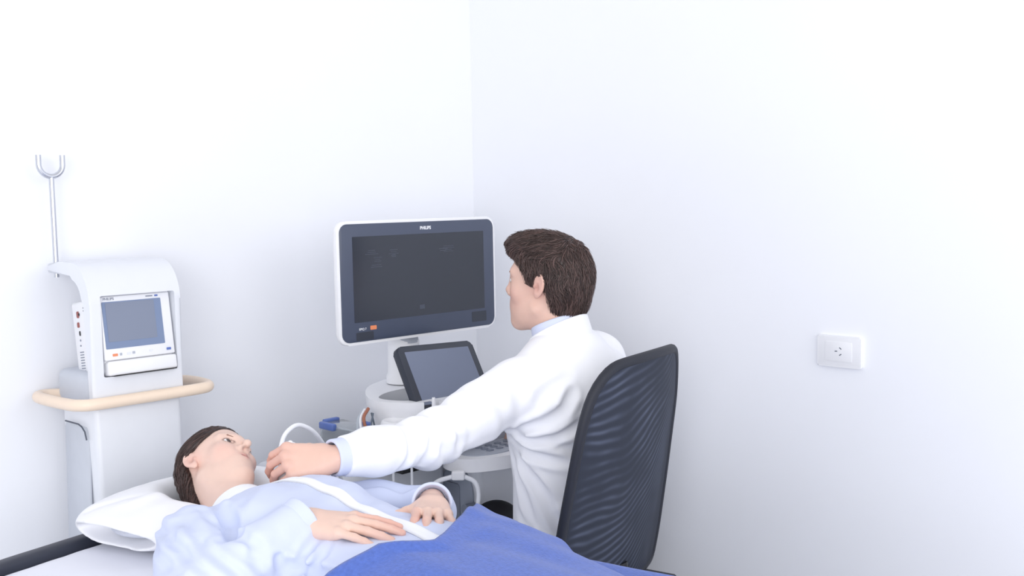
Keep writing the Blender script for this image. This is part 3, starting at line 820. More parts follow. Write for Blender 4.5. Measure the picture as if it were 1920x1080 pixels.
# clear storage box with blue clips
sb = thing('storage_box', 'clear plastic storage box with blue clips beside the ultrasound machine', 'box', (.37, -.84, .735))
bm = bmesh.new(); bm_box(bm, (.30, -.875, .737), (.45, -.795, .85), .008, 3)
for f_ in [f_ for f_ in bm.faces if f_.normal.z > .9 and f_.calc_area() > .01]: bm.faces.remove(f_)
me = bpy.data.meshes.new('box_body'); bm.to_mesh(me); bm.free(); ob = link('box_body', me, CLEAR, sb); md = ob.modifiers.new('s', 'SOLIDIFY'); md.thickness = .003
for x, y, dx, dy in ((.345, -.878, .032, .008), (.30, -.835, .008, .025), (.42, -.80, .02, .007)):
    box('clip', (x-dx, y-dy, .838), (x+dx, y+dy, .857), BLUEM, sb, .004, 2)
box('contents', (.315, -.862, .742), (.435, -.81, .80), PLAST2, sb, .02, 3)
# looped cords hanging at the side of the console
cbn = thing('cord_bundle', 'bundle of grey and brown cords looped at the left side of the console', 'cord', (.5, -.86, .83))
for nm, r_, m_, pts in (('cord', .0048, CABLEG, [(.47, -.852, .90), (.49, -.885, .88), (.505, -.893, .84), (.52, -.885, .79), (.54, -.86, .765)]),
                        ('cord', .0042, CABLEW, [(.475, -.85, .905), (.495, -.88, .885), (.51, -.885, .84), (.525, -.877, .80), (.54, -.85, .775)]),
                        ('cord', .0045, CABLEB, [(.49, -.85, .91), (.505, -.877, .89), (.515, -.872, .85), (.53, -.855, .81), (.55, -.84, .78)]),
                        ('cord', .0024, CABLED, [(.51, -.85, .90), (.525, -.868, .87), (.54, -.858, .84), (.555, -.845, .80)]),
                        ('cord', .0024, CABLED, [(.50, -.848, .90), (.53, -.85, .83), (.55, -.84, .80)]),
                        ('plug', .006, REDM, [(.55, -.815, .868), (.556, -.82, .84), (.56, -.825, .80)])):
    tube(nm, spline(pts, 24), r_, m_, cbn, 8, label={id(CABLEB): 'brown cord', id(CABLED): 'thin dark cord', id(REDM): 'red brown plug'}.get(id(m_)))
for k, (x, y, z0, z1, lb) in enumerate(((.60, -.86, .79, .56, 'thin white cord hanging under the console, the left one of two'), (.625, -.82, .79, .56, 'thin white cord hanging under the console, the right one of two'))):
    o = tube('hanging_cord', spline([(x, y, z0), (x+.002, y-.003, (z0+z1)/2), (x-.002, y, z1)], 12), .0032, CABLEW, None, 8)
    topl(o, lb, 'cord')
pg = thing('plug_cable', 'white plug and its arching cable under the front of the console', 'plug', (.69, -.72, .73))
M = frame((.694, -.722, .742), (.75, .66, 0), (-.66, .75, 0), (0, 0, 1))
box('plug_body', (-.018, -.011, -.012), (.016, .011, .012), PLAST2, pg, .005, 3, M)
tube('cable', spline([(.681, -.734, .738), (.655, -.765, .725), (.64, -.79, .69), (.63, -.80, .64)], 20), .006, CABLEW, pg, 10)
tube('cable', spline([(.704, -.711, .738), (.72, -.69, .722), (.725, -.682, .69), (.72, -.685, .64), (.715, -.69, .56)], 24), .006, CABLEW, pg, 10)

# ------------------------------------------------------------------ office chair
ch = thing('office_chair', 'black office chair with a tall mesh back behind the seated doctor', 'chair', (1.0, -.59, 0))
ce = A(-.208, .978, 0); cn = A(-.978, -.208, 0); CC = A(1.165, -.56, 0)
def wid(z): return np.interp(z, [.5, .6, .75, .95, 1.05, 1.115], [.525, .53, .51, .472, .415, .385])
def backp(s, z, offn=0.):
    return CC + ce*(s*wid(z)/2 - .022 + np.interp(z, [.55, .85, 1.09], [.011, -.002, -.012])) - cn*(.20*(z-.85)) + cn*(.035*s*s + offn) + A(0, 0, z)
ztop = lambda s: 1.088 - .012*s*s - .045*max(0, abs(s)-.72)**2/.0784
nu, nv = 33, 60; V = []; F_ = []
for side in (0, 1):
    for j in range(nv):
        for i in range(nu):
            s = -1 + 2*i/(nu-1); z = .50 + (ztop(s)-.50)*j/(nv-1); V.append(backp(s*.985, z, .007 if side == 0 else -.007))
N1 = nu*nv
for j in range(nv-1):
    for i in range(nu-1):
        a = j*nu+i; F_.append((a, a+1, a+nu+1, a+nu)); F_.append((a+N1, a+N1+nu, a+N1+nu+1, a+N1+1))
bk = from_np('backrest', V, F_, MESHF, ch)
ol = [backp(-1, z) for z in np.linspace(.50, ztop(-1)-.01, 26)] + [backp(s, ztop(s)) for s in np.linspace(-.96, .96, 30)] + [backp(1, z) for z in np.linspace(ztop(1)-.01, .50, 26)] + [backp(s, .5) for s in np.linspace(.95, -1, 20)]
ol = np.array(ol)
for _ in range(3): ol = .25*np.roll(ol, 1, 0) + .5*ol + .25*np.roll(ol, -1, 0)
V, F_ = tube_np(np.vstack([ol, ol[:2]]), .0118, 10, False)
from_np('back_border', V, F_, CHAIRF, bk)
SMt = frame((1.0, -.59, 0), -cn, ce, (0, 0, 1))
prism('seat', rrect(.46, .47, .09, 8), .415, .47, CHAIRF, ch, SMt, .02, seg=4)
tube('back_bar', spline([tuple(A(1.0, -.59, .40) - cn*.1), tuple(A(1.0, -.59, .40) - cn*.24), tuple(backp(0, .54, -.02)), tuple(backp(0, .57, .0))], 24), .018, BLACK, ch, 12)
lathe('gas_lift', [(0, .10), (.03, .10), (.03, .25), (.02, .26), (.02, .415), (0, .415)], Matrix.Translation((1.0, -.59, 0)), BLACK, ch, 18)
for k in range(5):
    a = 2*PI*k/5 + .3; dv = A(math.cos(a), math.sin(a), 0)
    lg = tube('leg', [tuple(A(1.0, -.59, .105)), tuple(A(1.0, -.59, .085) + dv*.28)], [.024, .016], BLACK, ch, 10)
    lathe('caster', [(0, -.02), (.022, -.02), (.027, -.012), (.028, 0), (.027, .012), (.022, .02), (0, .02)], frame(A(1.0, -.59, .0285) + dv*.28, (1, 0, 0), (0, 0, 1), (0, -1, 0)), BLACK, lg, 16)

# ------------------------------------------------------------------ the lying patient (bed frame: t, o, dz)
pa = thing('person', 'woman lying on the bed in a pale blue shirt, looking up towards the doctor', 'person', tuple(bedw([.6, .3, 0])))
HB = HC_P
def hl(v): return HB + PR @ (A(*v)*PS)            # head-local point to bed frame
TA = np.array([.0, .04, .10, .20, .34, .48, .60, .66])           # torso, from t = .385 on
TRX = np.array([.085, .155, .172, .165, .152, .172, .178, .17])
TRY = np.array([.05, .064, .072, .066, .051, .050, .052, .05])
TCF = np.array([.062, .064, .072, .066, .051, .050, .052, .05])
def p_torso(P, g=0.):
    return profile(P, (.385, .29, 0), (1, 0, 0), (0, 1, 0), (0, 0, 1), TA, TRX+g, TRY+g, TCF)
RS, RE, RW = A(.43, .115, .078), A(.585, -.01, .045), A(.628, .197, .134)
LS, LE, LW = A(.43, .460, .058), A(.615, .60, .040), A(.720, .468, .108)
rx = A(.92, .33, -.05); rx /= np.linalg.norm(rx); rz = A(-.08, -.22, 1.); rz -= rx*(rx@rz); rz /= np.linalg.norm(rz)
rfl = [(.08, .10, .08), (.08, .10, .08), (.10, .10, .08), (.12, .12, .1)]; rsp = (.04, .0, -.05, -.10)
lx = A(.60, -.80, .05); lx /= np.linalg.norm(lx); lz = A(.15, -.05, 1.); lz -= lx*(lx@lz); lz /= np.linalg.norm(lz)
lfl = [(.14, .22, .15), (.10, .22, .15), (.12, .24, .15), (.25, .28, .2)]; lsp = (.10, .03, -.06, -.34)
RWo = RW + rx*.005; LWo = LW + lx*.0
thR = [(.012, .024, -.010), (.046, .040, -.012), (.078, .036, -.012), (.105, .030, -.012)]
thL = [(.012, .024, -.008), (.040, .052, -.012), (.066, .078, -.016), (.088, .096, -.022)]
nb0, nb1 = hl((-.02, 0, -.05)), A(.40, .285, .07)
LEG = lambda s: [A(.98, .265+.075*s, .048), A(1.38, .18+.068*s, .040), A(1.78, .165+.07*s, .036), A(1.83, .165+.10*s, .13)]
def patient_skin(P):
    d = near(P, HB, .175, lambda Q: head_sdf((Q - HB.astype(f32)) @ PR.astype(f32)/f32(PS), True)*f32(PS))
    nk = cap(P, nb0, nb1, .050, .054); nk = smin(nk, cap(P, hl((-.005, -.052, -.06)), A(.40, .262, .098), .012, .010), .018)
    d = smin(d, nk, .02)
    d = smin(d, p_torso(P), .03)
    for S_, E_, W_, x_, y_, z_, fl, sp_, th in ((RS, RE, RWo, rx, np.cross(rz, rx), rz, rfl, rsp, thR), (LS, LE, LWo, lx, np.cross(lx, lz), lz, lfl, lsp, thL)):
        d = smin(d, chain(P, [S_ - A(0, 0, .008), E_, W_ - x_*.02], [.034, .032, .024], .02), .02)
        d = smin(d, hand_sdf(P, W_, x_, y_, z_, fl, sp_, th, .95), .008)
    for s in (-1, 1):
        d = smin(d, chain(P, LEG(s)[:3], [.048, .038, .033], .03), .03)
        d = smin(d, cap(P, LEG(s)[2], LEG(s)[3], .030, .022), .02)
    return smax(d, .003 - P[..., 2], .003)
V, Fq = isosurf(patient_skin, (.02, -.08, -.03), (1.95, .75, .32), .0032)
col = np.tile(np.array(lin((228, 196, 181))), (len(V), 1))
hm = np.linalg.norm(V - HB, axis=1) < .16
col[hm] = head_color((V[hm] - HB) @ PR / PS, (228, 197, 183), True)
for o_, x_, fl in ((RWo, rx, 0), (LWo, lx, 0)):
    k = np.clip(((V - o_) @ x_ - .10)/.08, 0, 1)*(np.linalg.norm(V - o_, axis=1) < .22)
    col = col*(1-.35*k[:, None]) + np.array(lin((218, 158, 144)))*.35*k[:, None]
from_np('body', bedw(V), Fq, SKIN, pa, col=col)
RBW = np.stack([BL, BW, A(0, 0, 1)], 1)
eyes(RBW @ PR, bedw(HB[None])[0], PS, pa, (.985, -.06, .0))
toWp = lambda V: bedw(np.asarray(V)*PS @ PR.T + HB)
hair_mesh(True, toWp, pa, 3600, (66, 49, 46), 'dark brown hair combed back from the face', .07, .0011)
for y_a, y_b in ((-.07, 0), (0, .07)):
    V, Fq = isosurf(brow_sdf, (.05, y_a, .01), (.11, y_b, .06), .0014); from_np('eyebrow', toWp(V), Fq, BROWM, pa)

SFOLDS = []
def shirt_sdf(P):
    d = p_torso(P, .012)
    # chest and hem shape
    d = smin(d, ell(P, (.52, .235, .124), (.085, .075, .036)), .04); d = smin(d, ell(P, (.53, .35, .12), (.085, .065, .035)), .04)
    for S_, E_, W_ in ((RS, RE, RW), (LS, LE, LW)):
        dirv = (W_-E_)/np.linalg.norm(W_-E_)
        sl = chain(P, [S_, S_*.5+E_*.5+A(0, 0, .004), E_, W_ - dirv*.028], [.060 if S_ is LS else .072, .052 if S_ is LS else .066, .046 if S_ is LS else .056, .033 if S_ is LS else .042], .03)
        u = (P - E_.astype(f32)) @ dirv.astype(f32)
        q = cap(P, S_, E_, 0); 
        sl = sl + .0035*np.sin(u*150 + 2*np.sin(P[..., 2]*60) + P[..., 0]*40)*np.exp(-((u-.05)/.09)**2)
        inn = cap(P, W_ - dirv*.05, W_ + dirv*.05, .029, .031)
        sl = smax(sl, (P - (W_ - dirv*.012).astype(f32)) @ dirv.astype(f32), .003)
        sl = smax(sl, -inn, .003)
        d = smin(d, sl, .028)
    d = d + .0025*nz(P*A(.8, 1.5, 1).astype(f32), 24, 21)
    d = d + fold_field(P, SFOLDS)
    # flared hem over the waist
    d = smax(d, -(P[..., 2] - .001), .004)
    d = smax(d, P[..., 0] - .93, .004)
    nk = cap(P, nb0 - (nb1-nb0)*.4, nb1, .056, .058)
    d = smax(d, -nk, .006)
    d = smax(d, -(near(P, HB, .16, lambda Q: head_sdf((Q - HB.astype(f32)) @ PR.astype(f32)/f32(PS), True)*f32(PS)) - .004), .004)
    return d
SFOLDS = snap_folds(shirt_sdf, [((.429, .156, .14), (.541, .098, .11), .013, .011), ((.538, .104, .11), (.639, .059, .09), .012, .010), ((.619, .19, .14), (.623, .084, .11), .009, .006),
    ((.638, .212, .12), (.638, .096, .09), .008, .006), ((.667, .217, .1), (.69, .081, .08), .010, .006), ((.441, .067, .13), (.576, -.032, .1), .010, .006), ((.467, .24, .15), (.515, .107, .13), .016, .006),
    ((.537, .407, .14), (.58, .238, .14), .018, .004), ((.463, .097, .13), (.595, .008, .1), .012, -.005), ((.699, .194, .1), (.725, .084, .09), .009, .005), ((.622, .405, .13), (.652, .276, .13), .016, .004),
    ((.60, .16, .13), (.58, .05, .11), .009, .005), ((.45, .20, .15), (.50, .13, .13), .010, .004), ((.64, .10, .09), (.76, .11, .09), .010, .005), ((.70, .12, .09), (.84, .10, .08), .010, .005)])
V, Fq = isosurf(shirt_sdf, (.30, -.09, -.02), (.96, .74, .25), .0038)
shirt = from_np('shirt', bedw(V), Fq, SHIRTM, pa, label='pale blue button shirt')
# collar standing round the neck
nd = nb1 - nb0; nd /= np.linalg.norm(nd)
def collar_sdf(P):
    q = P - (nb1 - nd*.035).astype(f32); a = q @ nd.astype(f32); r = np.linalg.norm(q - a[..., None]*nd.astype(f32), axis=-1)
    rr = .0605 + .10*np.clip(a+.012, 0, 1) + .002*np.sin(a*60)
    d = np.abs(r - rr) - .0034
    up_ = A(0, 0, 1) - nd*nd[2]; up_ /= np.linalg.norm(up_); side = np.cross(nd, up_)
    front = (q @ up_.astype(f32))/np.maximum(r, 1e-5)
    lo = -.028 + .012*np.clip(front, 0, 1); hi = .022 + .016*np.clip(front+.2, 0, 1)
    d = smax(d, np.maximum(lo - a, a - hi), .003)
    return d
V, Fq = isosurf(collar_sdf, (.24, .15, -.05), (.50, .42, .22), .0028)
V[:, 2] = np.maximum(V[:, 2], .004)
from_np('collar', bedw(V), Fq, SHIRTW, shirt, label='white shirt collar')
def drape(fn, pts, lift):
    """drop points straight down onto a surface"""
    p = np.array(pts, float); p[:, 2] = .30
    for _ in range(60):
        d = fn(p.astype(f32)); p[:, 2] -= np.maximum(d - lift, -.01)*.7
    return p
def strip(name, fn, line, wd, th, m, parent, label=None, nacross=7):
    L_ = np.array(line, float); T = np.gradient(L_, axis=0); T[:, 2] = 0; T /= np.linalg.norm(T, axis=1)[:, None]; Nn = np.stack([-T[:, 1], T[:, 0], 0*T[:, 0]], 1)
    g = np.stack([L_ + Nn*wd*k for k in np.linspace(-.5, .5, nacross)], 1)
    n0, n1 = g.shape[:2]; p = drape(fn, g.reshape(-1, 3), .0015).reshape(n0, n1, 3)
    for _ in range(2): p[1:-1] = .25*p[:-2] + .5*p[1:-1] + .25*p[2:]
    e = np.minimum(np.arange(n1), np.arange(n1)[::-1]); top = p + A(0, 0, 1)*(th*np.clip(e, 0, 1))[None, :, None]
    V = np.vstack([top.reshape(-1, 3), (p - A(0, 0, .006)).reshape(-1, 3)]); N_ = n0*n1; F_ = []
    for i in range(n0-1):
        for j in range(n1-1):
            a = i*n1+j; F_.append((a, a+n1, a+n1+1, a+1)); F_.append((a+N_, a+N_+1, a+N_+n1+1, a+N_+n1))
    for i in range(n0-1):
        for j in (0, n1-1):
            a = i*n1+j; F_.append((a, a+n1, a+n1+N_, a+N_))
    for j in range(n1-1):
        for i in (0, n0-1):
            a = i*n1+j; F_.append((a, a+1, a+1+N_, a+N_))
    return from_np(name, bedw(V), F_, m, parent, label=label)
pl_line = spline([(.425, .305, 0), (.50, .315, 0), (.60, .318, 0), (.70, .322, 0), (.78, .312, 0), (.87, .275, 0), (.925, .25, 0)], 60)
strip('placket', shirt_sdf, pl_line, .034, .003, SHIRTW, shirt, 'bright white button placket')
for W_, E_, r_ in ((RW, RE, .037), (LW, LE, .034)):
    dv = (W_-E_)/np.linalg.norm(W_-E_)
    def cuff(P, W_=W_, dv=dv, r_=r_):
        q = P - (W_ - dv*.022).astype(f32); a = q @ dv.astype(f32); r = np.linalg.norm(q - a[..., None]*dv.astype(f32), axis=-1)
        d = np.abs(r - (r_ + .15*np.clip(a, -.03, .03))) - .0032
        return smax(smax(d, np.abs(a) - .028, .003), -(P[..., 2] - .004), .003)
    V, Fq = isosurf(cuff, W_ - .08, W_ + .08, .0026)
    from_np('cuff', bedw(V), Fq, SHIRTM if r_ < .04 else SHIRTW, shirt)

# ------------------------------------------------------------------ blue blanket over the patient's lower body
def bh(t, o):
    """height of the covered body above the mattress"""
    c = np.interp(t, [.75, .88, 1.0, 1.2, 1.4, 1.9], [.29, .275, .24, .19, .17, .165])
    u = (o - c)/.30
    hip = np.interp(t, [.75, .85, .95, 1.05, 1.2, 1.4, 1.6, 1.8, 1.86, 1.97], [.104, .107, .108, .103, .092, .086, .083, .08, .155, .05])
    wdt = np.interp(t, [.75, .9, 1.05, 1.25, 1.5, 1.9], [.97, .94, .80, .70, .66, .64])
    prof_ = np.clip(1 - np.abs(u/wdt)**3.0, 0, 1)**.55
    return hip*prof_
nt_, no_ = 190, 150
tt = np.linspace(0, 1, nt_); ow = np.linspace(-.24, .86, no_)
G = np.zeros((nt_, no_, 3))
edge = np.interp(ow, [-.24, .0, .07, .10, .159, .19, .215, .25, .30, .36, .42, .46, .50, .54, .60, .86], [.80, .80, .806, .816, .84, .888, .912, .905, .888, .868, .848, .826, .804, .785, .77, .77])
for j in range(no_):
    t = edge[j] + (2.0-edge[j])*tt
    o = ow[j]
    if o < -.065: oo_ = -.065 - .02*(1-math.exp(-(-.065-o)/.02)); dzs = -(-.065-o)
    elif o > .572: oo_ = .572 + .02*(1-math.exp(-(o-.572)/.02)); dzs = -(o-.572)
    else: oo_, dzs = o, 0
    z = bh(t, np.full(nt_, oo_)) + .006
    z = z if dzs == 0 else np.maximum(.006 + dzs*.95, -.16)*np.ones(nt_)
    G[:, j, 0] = t; G[:, j, 1] = oo_; G[:, j, 2] = z
for _ in range(4): G[:, 1:-1, 2] = .25*G[:, :-2, 2] + .5*G[:, 1:-1, 2] + .25*G[:, 2:, 2]
Pf = G.reshape(-1, 3).astype(f32)
f_ = .004*nz(Pf*A(1, .8, 0).astype(f32), 14, 31).reshape(nt_, no_)
for a, b, w_, am in (((.86, .40, .0), (1.15, .48, .0), .022, .008), ((.84, .18, 0), (1.3, .05, 0), .03, .007), ((.95, .30, 0), (1.5, .30, 0), .035, -.010), ((.80, .50, 0), (.98, .55, 0), .02, .006)):
    f_ = f_ + am*crease(Pf*A(1, 1, 0).astype(f32), a, b, w_).reshape(nt_, no_)
lift = np.clip(.014 - (G[..., 0]-edge[None])*.35, 0, .014)
G[..., 2] += (f_ + lift)*np.clip((G[..., 2]+.02)/.05, 0, 1) + .002
# never below the shirt or the body it covers
gg = np.stack([G[..., 0], G[..., 1], 0*G[..., 0]], -1).reshape(-1, 3)
msk = (gg[:, 1] > -.06) & (gg[:, 1] < .61)
legs_only = lambda P: np.minimum(*[chain(P, LEG(s), [.048, .038, .033, .024], .03) for s in (-1, 1)])
cover = lambda P: np.minimum(np.minimum(shirt_sdf(P), legs_only(P)), p_torso(P))
sel = np.where(msk)[0]; dp = drape(cover, gg[sel], .004); zz = G[..., 2].reshape(-1).copy(); zz[sel] = np.maximum(zz[sel], dp[:, 2]); zg = zz.reshape(nt_, no_)
for _ in range(10):
    sm = zg.copy(); sm[1:-1, 1:-1] = .2*(zg[1:-1, 1:-1] + zg[:-2, 1:-1] + zg[2:, 1:-1] + zg[1:-1, :-2] + zg[1:-1, 2:])
    sm[0, 1:-1] = (zg[0, :-2] + zg[0, 1:-1] + zg[0, 2:] + zg[1, 1:-1])/4
    zg = np.maximum(sm, zz.reshape(nt_, no_)) if _ < 6 else sm
G[..., 2] = zg
gi = np.arange(nt_*no_).reshape(nt_, no_)
Fq = np.stack([gi[:-1, :-1], gi[1:, :-1], gi[1:, 1:], gi[:-1, 1:]], -1).reshape(-1, 4)
bl = from_np('blanket', bedw(G.reshape(-1, 3)), Fq, BLUE)
md = bl.modifiers.new('thick', 'SOLIDIFY'); md.thickness = .007; md.offset = 1
topl(bl, 'bright blue fleece blanket over the lying woman from the waist down', 'blanket')

# ------------------------------------------------------------------ the seated doctor
do = thing('person', 'doctor with short brown hair and white coat, seated at the ultrasound machine', 'person', (.98, -.59, 0))
DC = A(.882, -.579, 1.236); DF = A(-.937, -.345, .045); DF /= np.linalg.norm(DF); DU = A(.055, -.013, .998); DU -= DF*(DF@DU); DU /= np.linalg.norm(DU)
DR = np.stack([DF, np.cross(DU, DF), DU], 1)
def dl(v): return DC + DR @ A(*v)
tf = A(-.975, -.22, 0); tl_ = A(.22, -.975, 0)
PEL, NKB = A(.970, -.575, .47), A(.935, -.572, 1.105)
ax_ = NKB - PEL; AL = np.linalg.norm(ax_); ax_ /= AL; fr_ = tf - ax_*(ax_@tf); fr_ /= np.linalg.norm(fr_); la_ = np.cross(ax_, fr_)
DAA = np.array([0, .08, .18, .30, .42, .50, .56, .60, AL])
DRX = np.array([.185, .188, .168, .172, .190, .192, .165, .11, .075])
DRY = np.array([.105, .122, .115, .118, .125, .115, .095, .08, .065])
DCF = np.array([.02, .01, .0, -.01, -.012, -.01, .0, .0, .0])
def d_torso(P, g=0.): return profile(P, PEL, ax_, la_, fr_, DAA, DRX+g, DRY+g, DCF, 2.2)
SL, EL_, WL = A(.948, -.765, .998), A(.912, -1.005, .914), A(.890, -1.255, .918)
SR, ER, WR = A(.885, -.395, 1.02), A(.90, -.365, .80), A(.775, -.47, .832)
hx = A(-.46, -.88, .05); hx /= np.linalg.norm(hx)
hz = A(.62, -.40, .62); hz -= hx*(hx@hz); hz /= np.linalg.norm(hz)
hfl = [(.95, .5, .3), (1.0, .5, .3), (1.02, .5, .3), (1.05, .5, .3)]; hsp = (.04, 0, -.05, -.1)
thD = [(.012, .022, -.010), (.040, .038, -.024), (.064, .034, -.042), (.084, .024, -.056)]
gx = A(-.96, .2, -.05); gx /= np.linalg.norm(gx); gz = A(0, 0, 1.) - gx*gx[2]; gz /= np.linalg.norm(gz)
gfl = [(.3, .4, .2)]*4
KL, AKL = A(.690, -.585, .565), A(.70, -.735, .10); KR, AKR = A(.62, -.155, .525), A(.72, -.13, .10)
HPL, HPR = PEL + A(-.02, -.09, .06), PEL + A(-.02, .09, .06)
def doctor_skin(P):
    d = near(P, DC, .18, lambda Q: head_sdf((Q - DC.astype(f32)) @ DR.astype(f32), False))
    d = smin(d, cap(P, dl((-.022, 0, -.045)), A(.925, -.572, 1.06), .056, .062), .022)
    d = smin(d, d_torso(P, -.02), .03)
    for S_, E_, W_, x_, y_, z_, fl, sp_, th in ((SL, EL_, WL, hx, np.cross(hx, hz), hz, hfl, hsp, thD), (SR, ER, WR, gx, np.cross(gz, gx), gz, gfl, hsp, thR)):
        d = smin(d, chain(P, [S_, E_, W_ - x_*.02], [.05, .042, .028], .02), .02)
        d = smin(d, hand_sdf(P, W_, x_, y_, z_, fl, sp_, th, .98), .008)
    for H_, K_, K2 in ((HPL, KL, AKL), (HPR, KR, AKR)):
        d = smin(d, chain(P, [H_, K_, K2], [.075, .055, .04], .03), .03)
    return d
V, Fq = isosurf(doctor_skin, (.42, -1.52, .02), (1.25, -.06, 1.40), .0034)
col = np.tile(np.array(lin((226, 188, 172))), (len(V), 1))
hm = np.linalg.norm(V - DC, axis=1) < .165
col[hm] = head_color((V[hm] - DC) @ DR, (226, 188, 172), False)
k = np.clip(((V - WL) @ hx - .07)/.06, 0, 1)*(np.linalg.norm(V - WL, axis=1) < .22)
col = col*(1-.5*k[:, None]) + np.array(lin((212, 148, 136)))*.5*k[:, None]
from_np('body', V, Fq, SKIN, do, col=col)
eyes(DR, DC, 1., do, (1, 0, -.05))
toWd = lambda V: np.asarray(V) @ DR.T + DC
hair_mesh(False, toWd, do, 7500, (74, 58, 55), 'short brown hair with a swept fringe', .040, .0011)
for y_a, y_b in ((-.07, 0), (0, .07)):
    V, Fq = isosurf(brow_sdf, (.05, y_a, .01), (.11, y_b, .06), .0014); from_np('eyebrow', toWd(V), Fq, BROWM, do)

def sleeve(P, S_, E_, W_, rs, end, amp=1.):
    dv = (W_-E_)/np.linalg.norm(W_-E_); du = (E_-S_)/np.linalg.norm(E_-S_)
    d = chain(P, [S_, S_*.5+E_*.5, E_, E_*.45+W_*.55, W_ - dv*end], rs, .03)
    u = (P - E_.astype(f32)) @ (du+dv).astype(f32)/f32(np.linalg.norm(du+dv))
    d = d + amp*.0045*np.sin(u*105 + 1.6*np.sin(P[..., 2]*45+1) + P[..., 0]*35)*np.exp(-(u/.085)**2)
    d = d + amp*.003*nz(P, 26, 41)
    d = smax(d, (P - (W_ - dv*end).astype(f32)) @ dv.astype(f32), .003)
    return smax(d, -cap(P, W_ - dv*(end+.05), W_ + dv*.05, rs[-1]-.006, rs[-1]-.004), .003)
CFOLDS = []
def coat_sdf(P):
    d = d_torso(P, .016)
    for H_, K_ in ((HPL, KL), (HPR, KR)):
        d = smin(d, chain(P, [H_, H_*.62+K_*.38], [.088, .085], .03), .04)
    d = smin(d, cap(P, A(.935, -.58, 1.085), SL + A(0, .02, .008), .054, .060), .035)
    d = smin(d, cap(P, A(.935, -.565, 1.085), SR + A(.0, -.02, .01), .058, .066), .035)
    d = smin(d, cap(P, A(.985, -.70, .96), A(.985, -.45, .96), .075, .075), .06)
    d = smin(d, sleeve(P, SL, EL_, WL, [.070, .062, .056, .047, .042], .030), .03)
    d = smin(d, sleeve(P, SR, ER, WR, [.074, .066, .06, .05, .044], .030), .03)
    d = d + .0028*nz(P*A(1, 1, .7).astype(f32), 20, 51)
    d = d + fold_field(P, CFOLDS)
    d = smax(d, -cap(P, A(.925, -.572, 1.02), dl((-.02, 0, -.05)), .066, .070), .006)
    return d
CFOLDS = snap_folds(coat_sdf, [((.951, -.798, .911), (1.045, -.695, .983), .011, .010), ((.956, -.794, .898), (1.061, -.686, .927), .010, .009), ((.947, -.776, .888), (1.053, -.704, .84), .011, .010),
    ((.935, -.774, .879), (1.038, -.731, .741), .012, .009), ((.927, -.758, .856), (.992, -.756, .68), .011, .008), ((1.047, -.687, 1.039), (.992, -.75, .966), .012, .005), ((1.098, -.708, 1.022), (1.026, -.75, .92), .012, .006),
    ((1.0, -.762, .792), (1.05, -.726, .678), .012, .008), ((.949, -.917, .876), (.973, -.802, .921), .012, .008), ((.945, -1.037, .974), (.943, -1.051, .876), .009, .009), ((.947, -.992, .985), (.976, -.973, .89), .010, .008),
    ((.94, -1.086, .964), (.928, -1.108, .884), .009, .007), ((.939, -.869, 1.008), (.968, -.849, .928), .014, .005), ((.966, -.765, 1.054), (.953, -.816, .971), .016, .005), ((.96, -.93, .95), (.955, -1.03, .93), .014, -.005),
    ((.98, -.75, .66), (1.06, -.72, .60), .010, .006), ((.95, -.76, .70), (1.03, -.73, .62), .010, .006), ((1.02, -.72, .90), (1.10, -.66, .82), .012, .006)])
V, Fq = isosurf(coat_sdf, (.60, -1.34, .36), (1.22, -.10, 1.22), .0042)
coat = from_np('coat', V, Fq, COATM, do, label='white doctor coat')
def ringcollar(P, base, top, r0, th, lo, hi, tilt, grow=0., fan=0.):
    ax = top - base; L_ = np.linalg.norm(ax); ax = ax/L_
    q = P - base.astype(f32); a = q @ ax.astype(f32); r = np.linalg.norm(q - a[..., None]*ax.astype(f32), axis=-1)
    bk = -(q @ DF.astype(f32))/np.maximum(r, 1e-4)
    d = np.abs(r - (r0 + grow*a)) - th
    return smax(d, np.maximum(lo + fan*np.clip(bk, -1, 1) - a, a - (hi + tilt*bk)), .003)
cb, ct_ = A(.928, -.572, 1.075), dl((-.02, 0, -.05))
V, Fq = isosurf(lambda P: ringcollar(P, cb, ct_, .079, .0048, -.035, .058, .020, -.10), (.80, -.71, 1.0), (1.06, -.44, 1.24), .0028)
from_np('coat_collar', V, Fq, COATM, coat)
ds = from_np('shirt_collar', *isosurf(lambda P: ringcollar(P, cb, ct_, .069, .0034, -.03, .074, .008, -.06), (.80, -.70, 1.0), (1.05, -.45, 1.24), .0026), DSHIRT, do, label='pale blue shirt collar inside the coat')
def cuff_d(P, W_, E_, r_, a0, a1):
    dv = (W_-E_)/np.linalg.norm(W_-E_); q = P - W_.astype(f32); a = q @ dv.astype(f32); r = np.linalg.norm(q - a[..., None]*dv.astype(f32), axis=-1)
    return smax(np.abs(r - r_) - .0034, np.maximum(a0 - a, a - a1), .003)
for W_, E_ in ((WL, EL_), (WR, ER)):
    V, Fq = isosurf(lambda P: cuff_d(P, W_, E_, .036, -.07, -.004), W_ - .1, W_ + .1, .0026)
    from_np('shirt_cuff', V, Fq, DSHIRT, do, label='pale blue shirt cuff')
def trousers_sdf(P):
    d = None
    for H_, K_, K2 in ((HPL, KL, AKL), (HPR, KR, AKR)):
        c = chain(P, [H_, K_, K2 + A(0, 0, -.02)], [.088, .072, .06], .03); d = c if d is None else smin(d, c, .03)
    return d + .003*nz(P, 25, 61)
V, Fq = isosurf(trousers_sdf, (.40, -.86, .02), (1.15, -.02, .66), .006)
from_np('trousers', V, Fq, TROUS, do, label='black trousers')
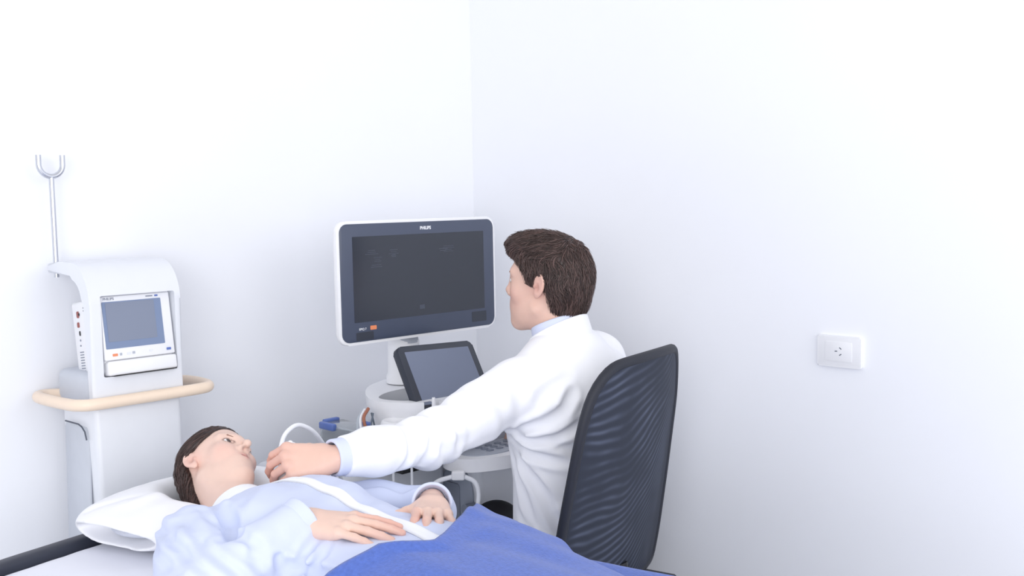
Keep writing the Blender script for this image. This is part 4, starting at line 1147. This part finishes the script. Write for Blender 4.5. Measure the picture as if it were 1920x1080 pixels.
for K2 in (AKL, AKR):
    V, Fq = isosurf(lambda P: smax(smin(ell(P, K2 + A(-.09, -.01, -.05), (.15, .05, .055)), sph(P, K2 + A(.02, 0, -.04), .055), .03), -(P[..., 2]-.004), .004), K2 - A(.28, .1, .12), K2 + A(.12, .1, .1), .006)
    from_np('shoe', V, Fq, SHOE, do)

# ultrasound probe in the doctor's hand, with its cable
pb = thing('ultrasound_probe', 'white ultrasound probe with a looping cable held in the doctor\'s hand', 'probe', (.80, -1.34, .90))
hy = np.cross(hx, hz); pc = WL + hx*.085 + hy*.004 - hz*.055
pd = A(-.1, -.15, -1.) ; pd /= np.linalg.norm(pd)
pts = [pc - pd*.06, pc - pd*.02, pc + pd*.02, pc + pd*.045]
tube('probe_body', pts, [.010, .014, .016, .020], PLAST2, pb, 14)
p0 = pc - pd*.06
tube('cable', spline([tuple(p0), (.752, -1.288, .905), (.715, -1.255, .934), (.704, -1.228, .950), (.695, -1.198, .952), (.685, -1.158, .931), (.664, -1.115, .889), (.631, -1.069, .838), (.585, -1.011, .769), (.56, -.99, .66)], 60), .0052, CABLEW, pb, 10)

# ------------------------------------------------------------------ light
w = bpy.data.worlds.new('world'); bpy.context.scene.world = w; w.use_nodes = True
bg = w.node_tree.nodes['Background']; bg.inputs[0].default_value = lin((249, 249, 252)) + (1,); bg.inputs[1].default_value = .86
def area(name, loc, target, sx, sy, power, rgb=(255, 255, 255)):
    l = bpy.data.lights.new(name, 'AREA'); l.shape = 'RECTANGLE'; l.size = sx; l.size_y = sy; l.energy = power; l.color = lin(rgb)
    o = bpy.data.objects.new(name, l); C.objects.link(o); o.location = loc
    o.rotation_euler = (Vector(target) - Vector(loc)).to_track_quat('-Z', 'Y').to_euler(); return o
area('window_and_fill_light', (4.4, -1.1, 2.1), (.2, -.7, 1.2), 1.8, 1.5, 19)
area('window_and_fill_light', (3.3, -4.1, 1.8), (2.1, 0, .9), 1.6, 1.4, 27)  # added fill that brightens the right wall; no window is known there
area('fill_light', (3.7, -3.3, 1.45), (.4, -.9, .7), 2.0, 1.8, 32)  # added fill from the camera side, lifts the lower walls; no real lamp
sc = bpy.context.scene
sc.view_settings.view_transform = 'Standard'; sc.view_settings.look = 'None'; sc.view_settings.exposure = .09; sc.view_settings.gamma = 1; sc.view_settings.use_curve_mapping = False
